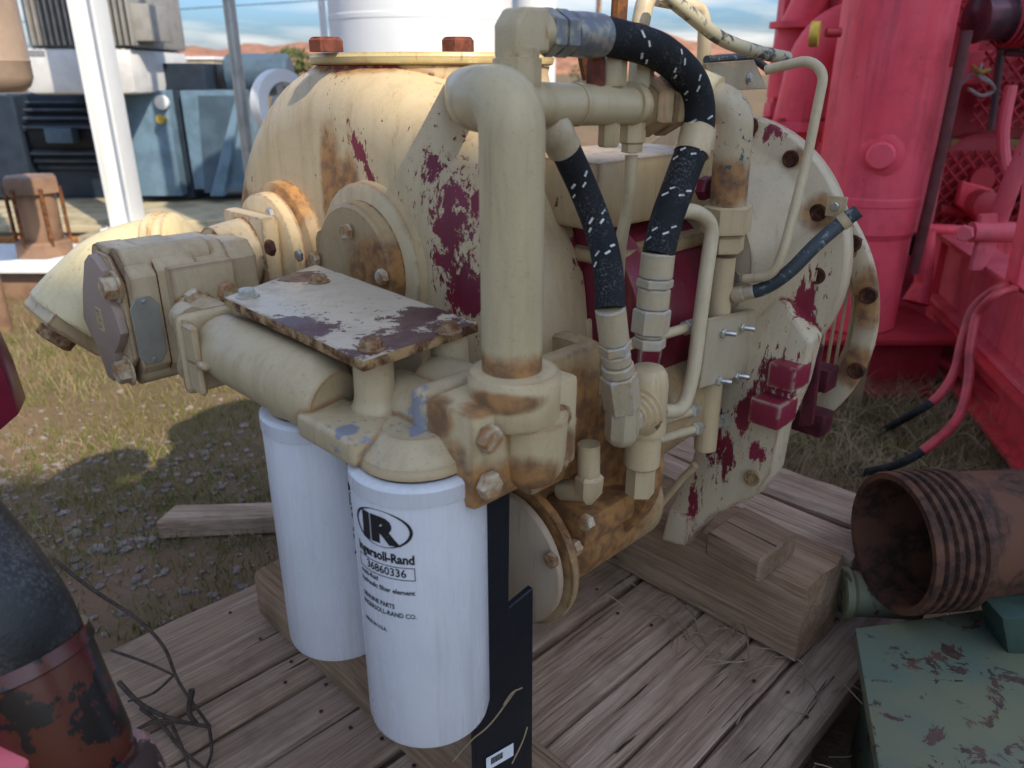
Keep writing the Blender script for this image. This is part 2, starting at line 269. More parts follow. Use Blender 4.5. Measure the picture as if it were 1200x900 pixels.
# ground: dry reddish earth with grey grit
g = G('earth'); n = g.noise(g.pos, 1.1, 8, .65); n2 = g.noise(g.pos, 26, 6, .7); n3 = g.noise(g.pos, .35, 4)
c = g.mix(g.step(n, .35, .68), (.20, .125, .075), (.115, .088, .042)); c = g.mix(g.math('MULTIPLY', g.step(n2, .5, .75), .6), c, (.25, .19, .14))
c = g.mix(g.math('MULTIPLY', g.step(n3, .45, .65), .5), c, (.13, .115, .055)); g.set(c, .95, 0, n2, .8, .012, spec=.15)
simple('stone', (.25, .20, .17), .85, var=.45, scale=14); simple('hill_rock', (.36, .17, .10), .95, var=.45, scale=.05)
def blade_mat(name, ca, cb):
    g = G(name); n = g.noise(g.pos, 3.0, 3); n2 = g.noise(g.pos, 90, 2)
    c = g.mix(g.step(n, .38, .62), ca, cb); c = g.mix(g.math('MULTIPLY', g.step(n2, .4, .7), .5), c, tuple(x * .55 for x in ca)); g.set(c, .7, spec=.2)
blade_mat('grass', (.125, .15, .03), (.20, .17, .05)); blade_mat('straw', (.36, .27, .15), (.22, .155, .085))
simple('twig', (.075, .05, .036), .85, var=.5, scale=60); simple('leaf', (.09, .10, .03), .7, var=.4, scale=5)
def mat(k): return MATS[k]
# ------------------------------------------------------------------ mesh helpers
def basis(axis, ref=None):
    ax = Vector(axis).normalized()
    r = ref if ref is not None else (UP if abs(ax.z) < .9 else Vector((1, 0, 0)))
    u = (r - ax * r.dot(ax)).normalized(); return ax, u, ax.cross(u)
def lathe(bm, p, axis, prof, n=32, ref=None, cap=True, phase=0.0):
    """revolve [(distance along axis, radius)...] about the axis through p"""
    ax, u, v = basis(axis, ref); p = Vector(p); rings = []
    for d, r in prof:
        c = p + ax * d
        if r < 1e-6: rings.append([bm.verts.new(c)])
        else: rings.append([bm.verts.new(c + (u * math.cos(t) + v * math.sin(t)) * r) for t in (2 * math.pi * (k / n) + phase for k in range(n))])
    for A, B in zip(rings, rings[1:]):
        for k in range(n):
            q = [A[k % len(A)], A[(k + 1) % len(A)], B[(k + 1) % len(B)], B[k % len(B)]]
            f = []
            for x in q:
                if x not in f: f.append(x)
            if len(f) > 2:
                try: bm.faces.new(f)
                except ValueError: pass
    if cap:
        for r_ in (rings[0], rings[-1]):
            if len(r_) > 2: bm.faces.new(r_)
    return bm
def box(bm, c, ax, ay, az, bev=0, seg=2):
    """c centre, ax/ay/az half-extent vectors"""
    b2 = bmesh.new(); c = Vector(c); v = [b2.verts.new(c + ax * i + ay * j + az * k) for i in (-1, 1) for j in (-1, 1) for k in (-1, 1)]
    for f in ((0, 1, 3, 2), (4, 6, 7, 5), (0, 4, 5, 1), (2, 3, 7, 6), (0, 2, 6, 4), (1, 5, 7, 3)): b2.faces.new([v[i] for i in f])
    if bev: bmesh.ops.bevel(b2, geom=b2.edges[:], offset=bev, segments=seg, affect='EDGES', profile=.6)
    merge(bm, b2); return bm
def mbox(bm, a0, a1, b0, b1, z0, z1, bev=.004, seg=2):
    return box(bm, M((a0 + a1) / 2, (b0 + b1) / 2, (z0 + z1) / 2), E2 * (a1 - a0) / 2, E1 * (b1 - b0) / 2, UP * (z1 - z0) / 2, bev, seg)
def wbox(bm, x0, x1, y0, y1, z0, z1, bev=.0):
    return box(bm, ((x0 + x1) / 2, (y0 + y1) / 2, (z0 + z1) / 2), Vector((1, 0, 0)) * (x1 - x0) / 2, Vector((0, 1, 0)) * (y1 - y0) / 2, UP * (z1 - z0) / 2, bev)
def merge(bm, b2):
    me = bpy.data.meshes.new('t'); bmesh.ops.recalc_face_normals(b2, faces=b2.faces[:]); b2.to_mesh(me); b2.free(); bm.from_mesh(me); bpy.data.meshes.remove(me)
def prism(bm, pts, d, bev=0, seg=2):
    """outline pts (3-D, coplanar) extruded by vector d"""
    b2 = bmesh.new(); v = [b2.verts.new(p) for p in pts]; w_ = [b2.verts.new(Vector(p) + d) for p in pts]; n = len(pts)
    b2.faces.new(v); b2.faces.new(w_[::-1])
    for k in range(n): b2.faces.new((v[k], w_[k], w_[(k + 1) % n], v[(k + 1) % n]))
    bmesh.ops.recalc_face_normals(b2, faces=b2.faces[:])
    if bev: bmesh.ops.bevel(b2, geom=[e for e in b2.edges if e.calc_face_angle(0) > .5], offset=bev, segments=seg, affect='EDGES', profile=.6)
    merge(bm, b2); return bm
def fillet(pts, rad, seg=7):
    pts = [Vector(p) for p in pts]; out = [pts[0]]
    for i in range(1, len(pts) - 1):
        p, a, b = pts[i], pts[i - 1] - pts[i], pts[i + 1] - pts[i]
        r = min(rad, a.length * .49, b.length * .49); A = p + a.normalized() * r; B = p + b.normalized() * r
        for k in range(seg + 1):
            t = k / seg; out.append(A * (1 - t) ** 2 + p * 2 * t * (1 - t) + B * t * t)
    out.append(pts[-1]); return out
def spline(pts, seg=8):
    p = [Vector(q) for q in pts]; p = [p[0] * 2 - p[1]] + p + [p[-1] * 2 - p[-2]]; out = []
    for i in range(1, len(p) - 2):
        for k in range(seg):
            t = k / seg; a, b, c, d = p[i - 1], p[i], p[i + 1], p[i + 2]
            out.append(.5 * ((2 * b) + (c - a) * t + (2 * a - 5 * b + 4 * c - d) * t * t + (3 * b - a - 3 * c + d) * t ** 3))
    out.append(p[-2]); return out
def tube(bm, path, r, n=14, cap=True):
    """sweep a circle along a path; r number or list"""
    path = [Vector(p) for p in path]; m = len(path); rings = []; u = None; fr = []
    for i in range(m):
        t = (path[min(i + 1, m - 1)] - path[max(i - 1, 0)]).normalized()
        if u is None: _, u, v = basis(t)
        u = (u - t * u.dot(t)).normalized(); v = t.cross(u); rr = r[i] if isinstance(r, (list, tuple)) else r
        fr.append((path[i], t, u, v, rr))
        rings.append([bm.verts.new(path[i] + (u * math.cos(2 * math.pi * k / n) + v * math.sin(2 * math.pi * k / n)) * rr) for k in range(n)])
    for A, B in zip(rings, rings[1:]):
        for k in range(n): bm.faces.new((A[k], A[(k + 1) % n], B[(k + 1) % n], B[k]))
    if cap: bm.faces.new(rings[0][::-1]); bm.faces.new(rings[-1])
    return fr
WM = {}
def finish(bm, sharp=35):
    bmesh.ops.recalc_face_normals(bm, faces=bm.faces[:])
    for f in bm.faces: f.smooth = True
    ca = R(sharp)
    for e in bm.edges:
        if len(e.link_faces) == 2 and e.calc_face_angle(0) > ca: e.smooth = False
def obj(name, bm, m, parent=None, mw=None, sharp=35):
    """link a bmesh (world coordinates unless mw is given) or a shared mesh as one object"""
    if isinstance(bm, bpy.types.Mesh): me = bm
    else:
        finish(bm, sharp); me = bpy.data.meshes.new(name)
        if mw is None and len(bm.verts):
            c = Vector((0, 0, 0)); lo = Vector((1e9,) * 3); hi = -lo
            for v in bm.verts:
                for i in range(3): lo[i] = min(lo[i], v.co[i]); hi[i] = max(hi[i], v.co[i])
            c = (lo + hi) / 2; c.z = lo.z; bmesh.ops.translate(bm, verts=bm.verts[:], vec=-c); mw = Matrix.Translation(c)
        bm.to_mesh(me); bm.free()
        me.materials.append(mat(m))
    o = bpy.data.objects.new(name, me); COL.objects.link(o); put(o, parent, mw or Matrix()); return o
def put(o, parent, mw):
    o.matrix_basis = mw; WM[o.name] = mw.copy()
    if parent is not None:
        o.parent = parent; o.matrix_parent_inverse = WM[parent.name].inverted()
def thing(name, label, cat, loc, group=None):
    o = bpy.data.objects.new(name, None); o.empty_display_size = .05; COL.objects.link(o); put(o, None, Matrix.Translation(Vector(loc)))
    return tag(o, label, cat, group)
def tag(o, label, cat=None, group=None, kind=None):
    if label: o['label'] = label
    if cat: o['category'] = cat
    if group: o['group'] = group
    if kind: o['kind'] = kind
    return o
def nb(): return bmesh.new()
def axmat(P, axis, ref=None, scale=1, roll=0):
    ax, u, v = basis(axis, ref); m = Matrix((u, v, ax)).transposed().to_4x4()
    return Matrix.Translation(Vector(P)) @ m @ Matrix.Rotation(roll, 4, 'Z') @ Matrix.Scale(scale, 4)
def hexmesh(name, h, washer, m):
    b = nb()
    if washer: lathe(b, (0, 0, 0), UP, [(0, 1.32), (.14, 1.32), (.18, 1.26)], 24)
    z0 = .18 if washer else 0
    lathe(b, (0, 0, 0), UP, [(z0, 1), (z0 + h - .16, 1), (z0 + h, .86), (z0 + h, 0)], 6)
    lathe(b, (0, 0, 0), UP, [(z0 + h, .80), (z0 + h + .03, .76), (z0 + h + .03, 0)], 20)
    finish(b, 25); me = bpy.data.meshes.new(name); b.to_mesh(me); b.free(); me.materials.append(mat(m)); return me
HX = {}
def bolt(P, axis, r, parent, m='tan_bolt', h=.62, washer=False, roll=None, name='bolt'):
    k = (m, h, washer)
    if k not in HX: HX[k] = hexmesh('hex_bolt_%d' % len(HX), h, washer, m)
    o = bpy.data.objects.new(name, HX[k]); COL.objects.link(o)
    put(o, parent, axmat(P, axis, None, r, random.uniform(0, 1) if roll is None else roll)); return o
def part(name, m, parent, fn, *a, **k):
    b = nb(); fn(b, *a, **k); return obj(name, b, m, parent)
# ================================================================== SETTING
DECK = .13
b = nb(); v = [b.verts.new(p) for p in ((-2500, -800, 0), (2500, -800, 0), (2500, 4000, 0), (-2500, 4000, 0))]; b.faces.new(v)
tag(obj('ground', b, 'earth'), None, kind='structure')
# red desert hills along the horizon
b = nb(); nx = 160; rows = []
for j, (yy, hh) in enumerate(((1150, 0), (1280, .55), (1450, 1.0), (1700, .6))):
    row = []
    for i in range(nx + 1):
        x = -1800 + 3600 * i / nx
        h = 46 + 18 * math.sin(x / 260 + 1.3) + 9 * math.sin(x / 97 + .4) + 4 * math.sin(x / 33) + 2.5 * math.sin(x / 14 + j)
        row.append(b.verts.new((x, yy + 40 * math.sin(x / 120 + j), max(0, h * hh + (3 * math.sin(x / 21 + j * 2) if hh else -1)))))
    rows.append(row)
for A, B in zip(rows, rows[1:]):
    for i in range(nx): b.faces.new((A[i], A[i + 1], B[i + 1], B[i]))
tag(obj('hills', b, 'hill_rock'), None, kind='structure')
# ------------------------------------------------------------------ unseen shade blockers added behind the photographer, shading the foreground and red skid
def _p(name, m, parent, fn): b = bmesh.new(); fn(b); return obj(name, b, m, parent)
for x0, x1, zc, lb in ((2.4, 5.42, 7.25, 'lower of two unseen tanks on legs added behind the photographer to cast shade'), (5.6, 8.3, 7.85, 'higher of two unseen tanks on legs added behind the photographer to cast shade')):
    et = thing('shade_tank', lb, 'tank', ((x0 + x1) / 2, -6, 0)); L_ = x1 - x0
    _p('shell', 'white_paint', et, lambda b: lathe(b, (x0, -6, zc), Vector((1, 0, 0)), [(0, 0), (0, .9), (.06, 1.08), (.12, 1.14), (L_ - .12, 1.14), (L_ - .06, 1.08), (L_, .9), (L_, 0)], 40))
    for x in (x0 + .5, x1 - .5):
        for y in (-6.7, -5.3): _p('leg', 'white_paint', et, lambda b: tube(b, [Vector((x, y, 0)), Vector((x, y, zc - .5))], .09, 10))
si = thing('shade_silo', 'tall round unseen shade blocker added behind the photographer', 'shade_silo', (10.1, -6, 0))  # unseen, added to keep the sun off the red tank
_p('shell', 'white_paint', si, lambda b: lathe(b, (10.25, -6, 0), UP, [(0, 2.2), (12.0, 2.2), (12.9, .2), (12.9, 0)], 40))
_p('ring_beam', 'white_paint', si, lambda b: lathe(b, (10.25, -6, 0), UP, [(0, 2.26), (.15, 2.26)], 40))
# ================================================================== WOODEN DECK
deck = thing('wooden_deck', 'weathered grey plank deck the cream machine stands on', 'pallet', M(.7, -.7, 0))
def board(name, m, parent, a0, a1, b0, b1, z0, z1, along='a', rot=0, wear=.004, seg=26, tag_=None):
    """a slightly warped, rounded board; local x runs along the grain"""
    L_, Wd, H = (a1 - a0, b1 - b0, z1 - z0) if along == 'a' else (b1 - b0, a1 - a0, z1 - z0)
    bm = nb(); nsec = seg; prof = []
    e = min(.006, H * .2); hw = Wd / 2
    for (y, z) in ((-hw, e), (-hw, H - e), (-hw + e, H), (-hw * .33, H), (hw * .33, H), (hw - e, H), (hw, H - e), (hw, e), (hw - e, 0), (-hw + e, 0)): prof.append((y, z))
    rings = []; ph = random.uniform(0, 9)
    for i in range(nsec + 1):
        t = i / nsec; x = -L_ / 2 + L_ * t; end = (i in (0, nsec)); k = .985 if end else 1
        dy = .002 * math.sin(t * 5 + ph); dz = .0025 * math.sin(t * 4 + ph * 2)
        rings.append([bm.verts.new((x + (random.uniform(-.004, .004) if end else 0), y * k + dy + random.uniform(-wear, wear) * .28, z * k + (dz + random.uniform(-wear, wear) * .3 if z > H * .5 else 0))) for y, z in prof])
    n = len(prof)
    for A, B in zip(rings, rings[1:]):
        for q in range(n): bm.faces.new((A[q], A[(q + 1) % n], B[(q + 1) % n], B[q]))
    bm.faces.new(rings[0][::-1]); bm.faces.new(rings[-1])
    X = E2 if along == 'a' else E1; Yv = UP.cross(X)
    mw = Matrix((X, Yv, UP)).transposed().to_4x4(); c = M((a0 + a1) / 2, (b0 + b1) / 2, z0)
    return obj(name, bm, m, parent, Matrix.Translation(c) @ Matrix.Rotation(rot, 4, 'Z') @ mw, 40)
edges = [-1.15, -.932, -.857, -.765, -.66, -.528, -.435, -.361, -.268]
ends = [(-.25, 1.30), (-.3, 1.33), (-.28, 1.36), (-.3, 1.3), (-.3, 1.35), (-.25, 1.34), (-.3, 1.34), (-.28, 1.33)]
for (b0, b1), (a0, a1) in zip(zip(edges, edges[1:]), ends):
    board('plank', 'plank', deck, a0, a1, b0 + .0035, b1 - .0035, DECK - .045 + random.uniform(-.004, 0), DECK + random.uniform(-.004, .003), 'a', random.uniform(-.006, .006))
for a in (-.1, .42, .9, 1.28): board('bearer', 'timber', deck, a - .05, a + .05, -1.12, -.3, 0, DECK - .049, 'b')
nail = nb(); lathe(nail, (0, 0, 0), UP, [(0, .0030), (.001, .0030), (.0014, .002), (.0014, 0)], 10); finish(nail); NM = bpy.data.meshes.new('nail'); nail.to_mesh(NM); nail.free(); NM.materials.append(mat('hole_rust'))
for (b0, b1) in zip(edges, edges[1:]):
    for a in (-.1, .42, .9):
        for k in (.28, .72):
            o = bpy.data.objects.new('nail', NM); COL.objects.link(o); put(o, deck, Matrix.Translation(M(a + random.uniform(-.025, .025), b0 + (b1 - b0) * k, DECK + .0025)))
# timbers that carry the machine
BEAMT = .22
t1 = board('timber_beam', 'timber', None, .442, .532, -1.046, -.30, DECK + .004, BEAMT, 'b'); tag(t1, 'long narrow timber on the deck under the two white filters', 'timber')
t2 = board('timber_beam', 'timber', None, .975, 1.105, -1.0, -.352, DECK + .004, .277, 'b', -.01); tag(t2, 'thick squared timber under the machine foot, sawn end towards the rusty pipe', 'timber')
t3 = board('timber_beam', 'plank', None, 1.125, 1.21, -.98, -.35, DECK + .004, .262, 'b', -.012); tag(t3, 'cracked grey timber lying just behind the thick one', 'timber')
t4 = board('timber_beam', 'plank', None, 1.225, 1.335, -.95, -.33, DECK + .004, .258, 'b', .01); tag(t4, 'rearmost grey timber of the three, beside the grass', 'timber')
# loose wedge block beside the foot
b = nb(); zb = .279
q = [pZ(828, 622, zb + .045), pZ(872, 590, zb + .045), pZ(935, 622, zb + .045), pZ(892, 655, zb + .045)]
cx = sum(q, Vector()) / 4; prism(b, [Vector((p.x, p.y, zb)) for p in q], UP * .042, .004, 1)
Xl = (q[3] - q[0]).normalized(); Xl.z = 0
mw = Matrix.Translation(Vector((cx.x, cx.y, zb))) @ Matrix.Rotation(math.atan2(Xl.y, Xl.x), 4, 'Z'); bmesh.ops.transform(b, matrix=mw.inverted(), verts=b.verts[:])
tag(obj('wood_block', b, 'block_wood', None, mw), 'short brown offcut of wood wedged beside the machine foot', 'wood block')
# plank lying in the grass on the left
b = nb(); q = [pZ(182, 612, .05), pZ(205, 592, .05), pZ(345, 588, .05), pZ(352, 604, .05)]
cx = sum(q, Vector()) / 4
prism(b, [Vector((p.x, p.y, .004)) for p in q], UP * .048, .004, 1); mw = Matrix.Translation(Vector((cx.x, cx.y, 0))) @ Matrix.Rotation(.02, 4, 'Z'); bmesh.ops.transform(b, matrix=mw.inverted(), verts=b.verts[:])
tag(obj('loose_plank', b, 'plank', None, mw), 'weathered split plank lying alone in the grass left of the filters', 'plank')

# ================================================================== THE COMPRESSOR
CP = thing('compressor', 'cream painted screw compressor with chipped maroon patches, pipes, hoses and two white filters', 'compressor', M(.75, -.75, BEAMT))
CB, CZ = -.97, .65
b = nb(); lathe(b, M(0, CB, CZ), E2, [(.60, 0), (.60, .27), (.604, .298), (.614, .322), (.632, .341), (.656, .352), (.68, .355), (.756, .355), (.760, .352), (.762, .345), (.762, 0)], 72)
lathe(b, M(.80, -.966, 0), UP, [(.74, .196), (.85, .195), (.90, .192), (.935, .185), (.96, .177), (.98, .172), (.99, .174)], 56)
mbox(b, .64, 1.0, -1.15, -.74, .24, .42, .02); mbox(b, .455, .66, -.93, -.75, BEAMT + .001, .27, .01)
case = obj('gear_case', b, 'case_paint', CP, sharp=50)
part('rear_case', 'rotor_maroon', CP, lathe, M(.763, CB + .02, .62), E2, [(0, .25), (.16, .23), (.18, .0)], 48)
# straight apron below the curved wall, right of the standpipe
part('side_apron', 'tan_clean', CP, lambda b: prism(b, [pA(618, 392, .752), pA(689, 374, .752), pA(690, 410, .752), pA(630, 428, .752), pA(614, 425, .752)], E2 * .014, .003, 1))
b = nb(); lathe(b, M(.80, -.966, 0), UP, [(.991, .174), (.993, .179), (1.001, .181), (1.006, .179), (1.007, .15), (1.007, 0)], 64); fl_ = obj('top_flange', b, 'case_flange', CP)
for px, a in ((383, .80), (537, .72)):
    d = ray(px, 62); Pp = d * (1.12 / d.y); bolt((Pp.x, Pp.y, 1.007), UP, .0225, fl_, 'red_brown', .78, False, .4)
bolt(M(.95, -.92, 1.007), UP, .02, fl_, 'red_brown', .7)
# --- bearing covers on the front face
C2 = pA(430, 312, .585); C1 = pA(327, 292, .58)
def disc(name, m, parent, C, prof, n=48): return part(name, m, parent, lathe, Vector(C), -E2, prof, n)
bc = disc('bearing_cover', 'tan', CP, C2, [(-.02, .112), (-.002, .110), (.002, .104), (.002, .0)]); 
bcd = disc('cover_disc', 'tan_rusty', bc, C2, [(.002, .088), (.020, .086), (.024, .081), (.024, 0)])
for px, py in ((408, 271), (450, 324), (371, 303), (392, 345)): bolt(pA(px, py, .557), -E2, .0105, bcd, 'tan_bolt', .8)
bp = disc('pump_cover', 'tan_rusty', CP, C1, [(-.02, .103), (.0, .100), (.004, .094), (.004, 0)])
disc('adapter_ring', 'tan', bp, C1, [(.004, .088), (.022, .086), (.026, .080), (.026, 0)])
for px, py in ((318, 250), (352, 299)): bolt(pA(px, py, .553), -E2, .009, bp, 'steel', .6)
# --- gear pump on the left
PZ = C1.z; PBc = abz(C1)[1]
b = nb()
mbox(b, .525, .552, PBc - .062, PBc + .062, PZ - .062, PZ + .062, .008, 2)                 # mounting flange
lathe(b, M(0, PBc, PZ), E2, [(.475, .047), (.49, .05), (.53, .055)], 40)
PB2, PZ2 = PBc + .045, .690
def octo(a0, a1, hb, hz, ch, zc=0, bev=.003):
    pts = [(-hb, -hz + ch), (-hb, hz - ch), (-hb + ch, hz), (hb - ch, hz), (hb, hz - ch), (hb, -hz + ch), (hb - ch, -hz), (-hb + ch, -hz)]
    prism(b, [M(a0, PB2 + p, PZ2 + zc + q_) for p, q_ in pts], E2 * (a1 - a0), bev, 2)
octo(.452, .492, .055, .066, .020, .012); octo(.405, .4515, .060, .080, .022, .004); octo(.352, .4045, .065, .086, .024); octo(.318, .3515, .066, .088, .030); octo(.310, .3175, .052, .080, .03)
for sz in (1, -1): lathe(b, M(.318, PB2 + .03, PZ2 + .066 * sz), E2, [(0, .024), (.11, .024), (.115, .02)], 20); lathe(b, M(.318, PB2 - .036, PZ2 + .064 * sz), E2, [(0, .022), (.08, .022)], 20)
pump = obj('hydraulic_pump', b, 'tan_pump', CP)
for px, py, a in ((319, 290, .523), (283, 279, .523)): bolt(pA(px, py, a), -E2, .012, pump, 'rust', .6)
b = nb(); prism(b, [pA(x, y, .299) for x, y in ((98, 306), (103, 298), (109, 303), (119, 318), (123, 345), (134, 368), (141, 392), (139, 404), (134, 414), (137, 436), (133, 447), (126, 442), (114, 408), (104, 388), (97, 372), (96, 340))], E2 * .011, .0025, 2); ec = obj('end_cover', b, 'end_cover_grey', pump)
b = nb(); LG = pA(117, 374, .2985)
for dz in (-.014, .014): box(b, LG + UP * dz, E2 * .001, E1 * .010, UP * .0013)
for db in (-.009, .009): box(b, LG + E1 * db, E2 * .001, E1 * .0013, UP * .0125)
for dz in (-.006, .004): box(b, LG + UP * dz, E2 * .001, E1 * .0042, UP * .0016)
box(b, LG - E1 * .004, E2 * .001, E1 * .0013, UP * .008)
obj('cast_emblem', b, 'tan_clean', ec)
bolt(pA(136, 336, .3095), -E2, .0155, pump, 'tan_bolt', .9, True, .5); bolt(pA(152, 434, .3095), -E2, .0155, pump, 'tan_bolt', .9, True, .2)
# name plate on the pump side
b = nb(); FB = PB2 + .0662
def onp(px, py): return pB(px, py, FB)
c0 = onp(174, 387); hx, hz = .0175, .044; pts = [(-hx, -hz + .012), (-hx, hz - .012), (-hx + .009, hz), (hx - .009, hz), (hx, hz - .012), (hx, -hz + .012), (hx - .009, -hz), (-hx + .009, -hz)]
prism(b, [c0 + E2 * p + UP * q_ for p, q_ in pts], E1 * .0025, .0008, 1); npz = obj('name_plate', b, 'plate_grey', pump)
for dz in (.038, -.038): bolt(c0 + UP * dz + E1 * .0025, E1, .003, npz, 'steel', .5)
# side port pad with figure-eight flange towards the filter head
b = nb(); mbox(b, .362, .448, FB - .006, FB + .014, PZ2 - .075, PZ2 + .065, .005); lathe(b, M(.385, FB + .01, .69), E1, [(0, .030), (.12, .030)], 28); obj('port_pad', b, 'tan_pump', pump)
b = nb(); F0 = onp(232, 392)
pts = []
for k in range(48):
    t = 2 * math.pi * k / 48; c_, s_ = math.cos(t), math.sin(t); r_ = .046 + .013 * math.cos(4 * t + math.pi); pts.append(F0 + E1 * .0142 + E2 * (r_ * c_ * .9) + UP * (r_ * s_ * 1.1))
prism(b, pts, E1 * .02, .004, 2); sf = obj('port_flange', b, 'tan_pump', pump)
for px, py, rr in ((228, 350, .015), (265, 341, .014), (232, 432, .014)): bolt(pB(px, py, FB + .0345), E1, rr, sf, 'tan_bolt', .7, False)
# sunlit suction elbow behind the pump
b = nb(); pth = spline([pY(205, 292, 1.24), pY(175, 300, 1.24), pY(140, 318, 1.22), pY(103, 352, 1.19), pY(82, 376, 1.17)], 8)
tube(b, pth, [.052 + .016 * min(1, i / 18) for i in range(len(pth))], 28)
el = obj('suction_elbow', b, 'tan_elbow', CP)
d_ = (pth[-1] - pth[-3]).normalized(); part('elbow_flange', 'tan', el, lathe, pth[-1] - d_ * .004, d_, [(0, .066), (.004, .07), (.022, .07), (.026, .064), (.026, 0)], 4, None, True, .6)
part('plug', 'rust_bolt', el, lathe, pth[-1] + d_ * .022, d_, [(0, .03), (.018, .03), (.02, .026), (.02, 0)], 6)
d0 = (pth[0] - pth[2]).normalized(); part('elbow_collar', 'tan_elbow', el, lathe, pth[3], d0, [(-.008, .058), (-.005, .063), (.010, .063), (.012, .058), (.03, .058), (.034, .05)], 28)
# --- filter head (manifold) with cover plate
MA, MZ = .352, .695; PF = Vector((-.085, .619, 0)); PBk = Vector((-.200, .738, 0))
b = nb(); tube(b, [M(MA, -.81, MZ), M(MA, -.76, MZ), M(MA, -.615, MZ), M(MA + .004, -.598, MZ - .004)], [.036, .038, .038, .030], 32)
mbox(b, .318, .372, -.605, -.512, .662, .689, .007, 3); mbox(b, .36, .47, -.60, -.512, .655, .688, .014, 3); tube(b, [M(.41, -.57, .685), M(.41, -.50, .685)], .03, 24)
lathe(b, PF, UP, [(.661, .05), (.663, .054), (.672, .052), (.69, .03)], 36); lathe(b, PBk, UP, [(.661, .05), (.663, .054), (.672, .052), (.69, .03)], 36)
mbox(b, .385, .47, -.80, -.60, .685, .712, .008, 2)
tube(b, [M(.445, -.55, .69), M(.445, -.46, .69)], .036, 28)
hd = obj('filter_head', b, 'tan_manifold', CP)
for px, py in ((290, 347), (374, 330), (526, 388), (436, 410)):
    P = pZ(px, py, .745); part('post', 'tan_manifold', hd, lathe, Vector((P.x, P.y, .69)), UP, [(-.004, .026), (.004, .021), (.012, .0195), (.052, .0185)], 28)
# end flange towards the pump
b = nb(); mbox(b, MA - .046, MA + .046, -.835, -.818, MZ - .052, MZ + .042, .010, 3); mbox(b, MA - .043, MA + .043, -.8185, -.775, MZ - .012, MZ - .003, .003, 1); mbox(b, MA - .043, MA - .035, -.8185, -.79, MZ - .045, MZ + .035, .003, 1)
ef = obj('end_flange', b, 'tan_manifold', hd)
for px, py in ((256, 398), (261, 439)): bolt(pB(px, py, -.817), E1, .0085, ef, 'rust', .35)
for dz in (.03, -.03): part('spacer', 'tan_pump', ef, lathe, M(MA - .02, -.836, MZ + dz), -E1, [(0, .014), (.03, .014)], 16)
# cover plate
q = [pZ(263, 356, .745), pZ(371, 316, .745), pZ(561, 386, .745), pZ(426, 433, .745)]
b = nb(); prism(b, [Vector((p.x, p.y, .742)) for p in q], UP * .0105, .0018, 2); cv = obj('cover_plate', b, 'cover_top', CP); cv['label'] = 'rectangular bolted cover plate with flaking pale paint over brown'
cv.data.materials.append(mat('cover_edge'))
for p in cv.data.polygons:
    if p.normal.z < .5: p.material_index = 1
for (px, py), m_ in zip(((290, 347), (374, 330), (526, 388), (436, 408)), ('zinc', 'rust_bolt', 'rust_bolt', 'rust_bolt')):
    P = pZ(px, py, .753); bolt((P.x, P.y, .7527), UP, .0098, cv, m_, .7, True)
# --- discharge flange block and standpipe
SA, SB = .441, -.441
b = nb()
mbox(b, .376, .505, -.505, -.484, .634, .726, .008, 3)
obj('flange_pad', b, 'tan_manifold', hd)
b = nb(); mbox(b, .378, .512, -.4835, -.424, .632, .722, .006, 2)
lathe(b, M(SA + .010, SB + .014, 0), UP, [(.630, 0), (.632, .014), (.638, .023), (.648, .029), (.665, .0315), (.70, .033)], 40)
fb = obj('flange_block', b, 'tan_flange', CP)
b = nb(); lathe(b, M(SA, SB + .003, 0), UP, [(.698, .0385), (.701, .0405), (.738, .0405), (.7425, .0385), (.743, .026)], 44); obj('pipe_socket', b, 'tan_flange', fb)
for px, py in ((571, 513), (570, 567)): bolt(pB(px, py, -.422), E1, .0125, fb, 'tan_bolt', .75, False, random.uniform(0, 1))
for px, py in ((653, 487), (651, 537)): bolt(pB(px, py, -.422), E1, .0120, fb, 'rust_bolt', .75)
b = nb(); T0 = M(SA, SB, 0)
top = pB(600, 118, SB).z
pth = fillet([T0 + UP * .735, T0 + UP * top, T0 + UP * top - E1 * .050 + E2 * .010, M(.70, -.785, top)], .045, 12)
tube(b, pth, .0262, 36); obj('standpipe', b, 'tan_pipe', CP)
# --- two spin-on filters
def text_mesh(body, size, bold=0, shear=0, res=3):
    cu = bpy.data.curves.new('t', 'FONT'); cu.body = body; cu.size = size; cu.offset = bold; cu.shear = shear; cu.align_x = 'LEFT'; cu.resolution_u = res
    o = bpy.data.objects.new('t', cu); COL.objects.link(o); dg = bpy.context.evaluated_depsgraph_get(); dg.update()
    me = bpy.data.meshes.new_from_object(o.evaluated_get(dg)); bpy.data.objects.remove(o); bpy.data.curves.remove(cu); return me
def flat_text(bm, body, x, y, size, width=None, bold=0, shear=0):
    me = text_mesh(body, size, bold, shear); xs = [v.co.x for v in me.vertices]; wd = max(xs) - min(xs)
    k = (width / wd) if width else 1
    for v in me.vertices: v.co.x = x + (v.co.x - min(xs)) * k; v.co.y += y
    bm.from_mesh(me); bpy.data.meshes.remove(me)
def rect(bm, x0, x1, y0, y1):
    n = max(1, int((x1 - x0) / .002))
    for k in range(n):
        u, v_ = x0 + (x1 - x0) * k / n, x0 + (x1 - x0) * (k + 1) / n; bm.faces.new([bm.verts.new(p) for p in ((u, y0, 0), (v_, y0, 0), (v_, y1, 0), (u, y1, 0))])
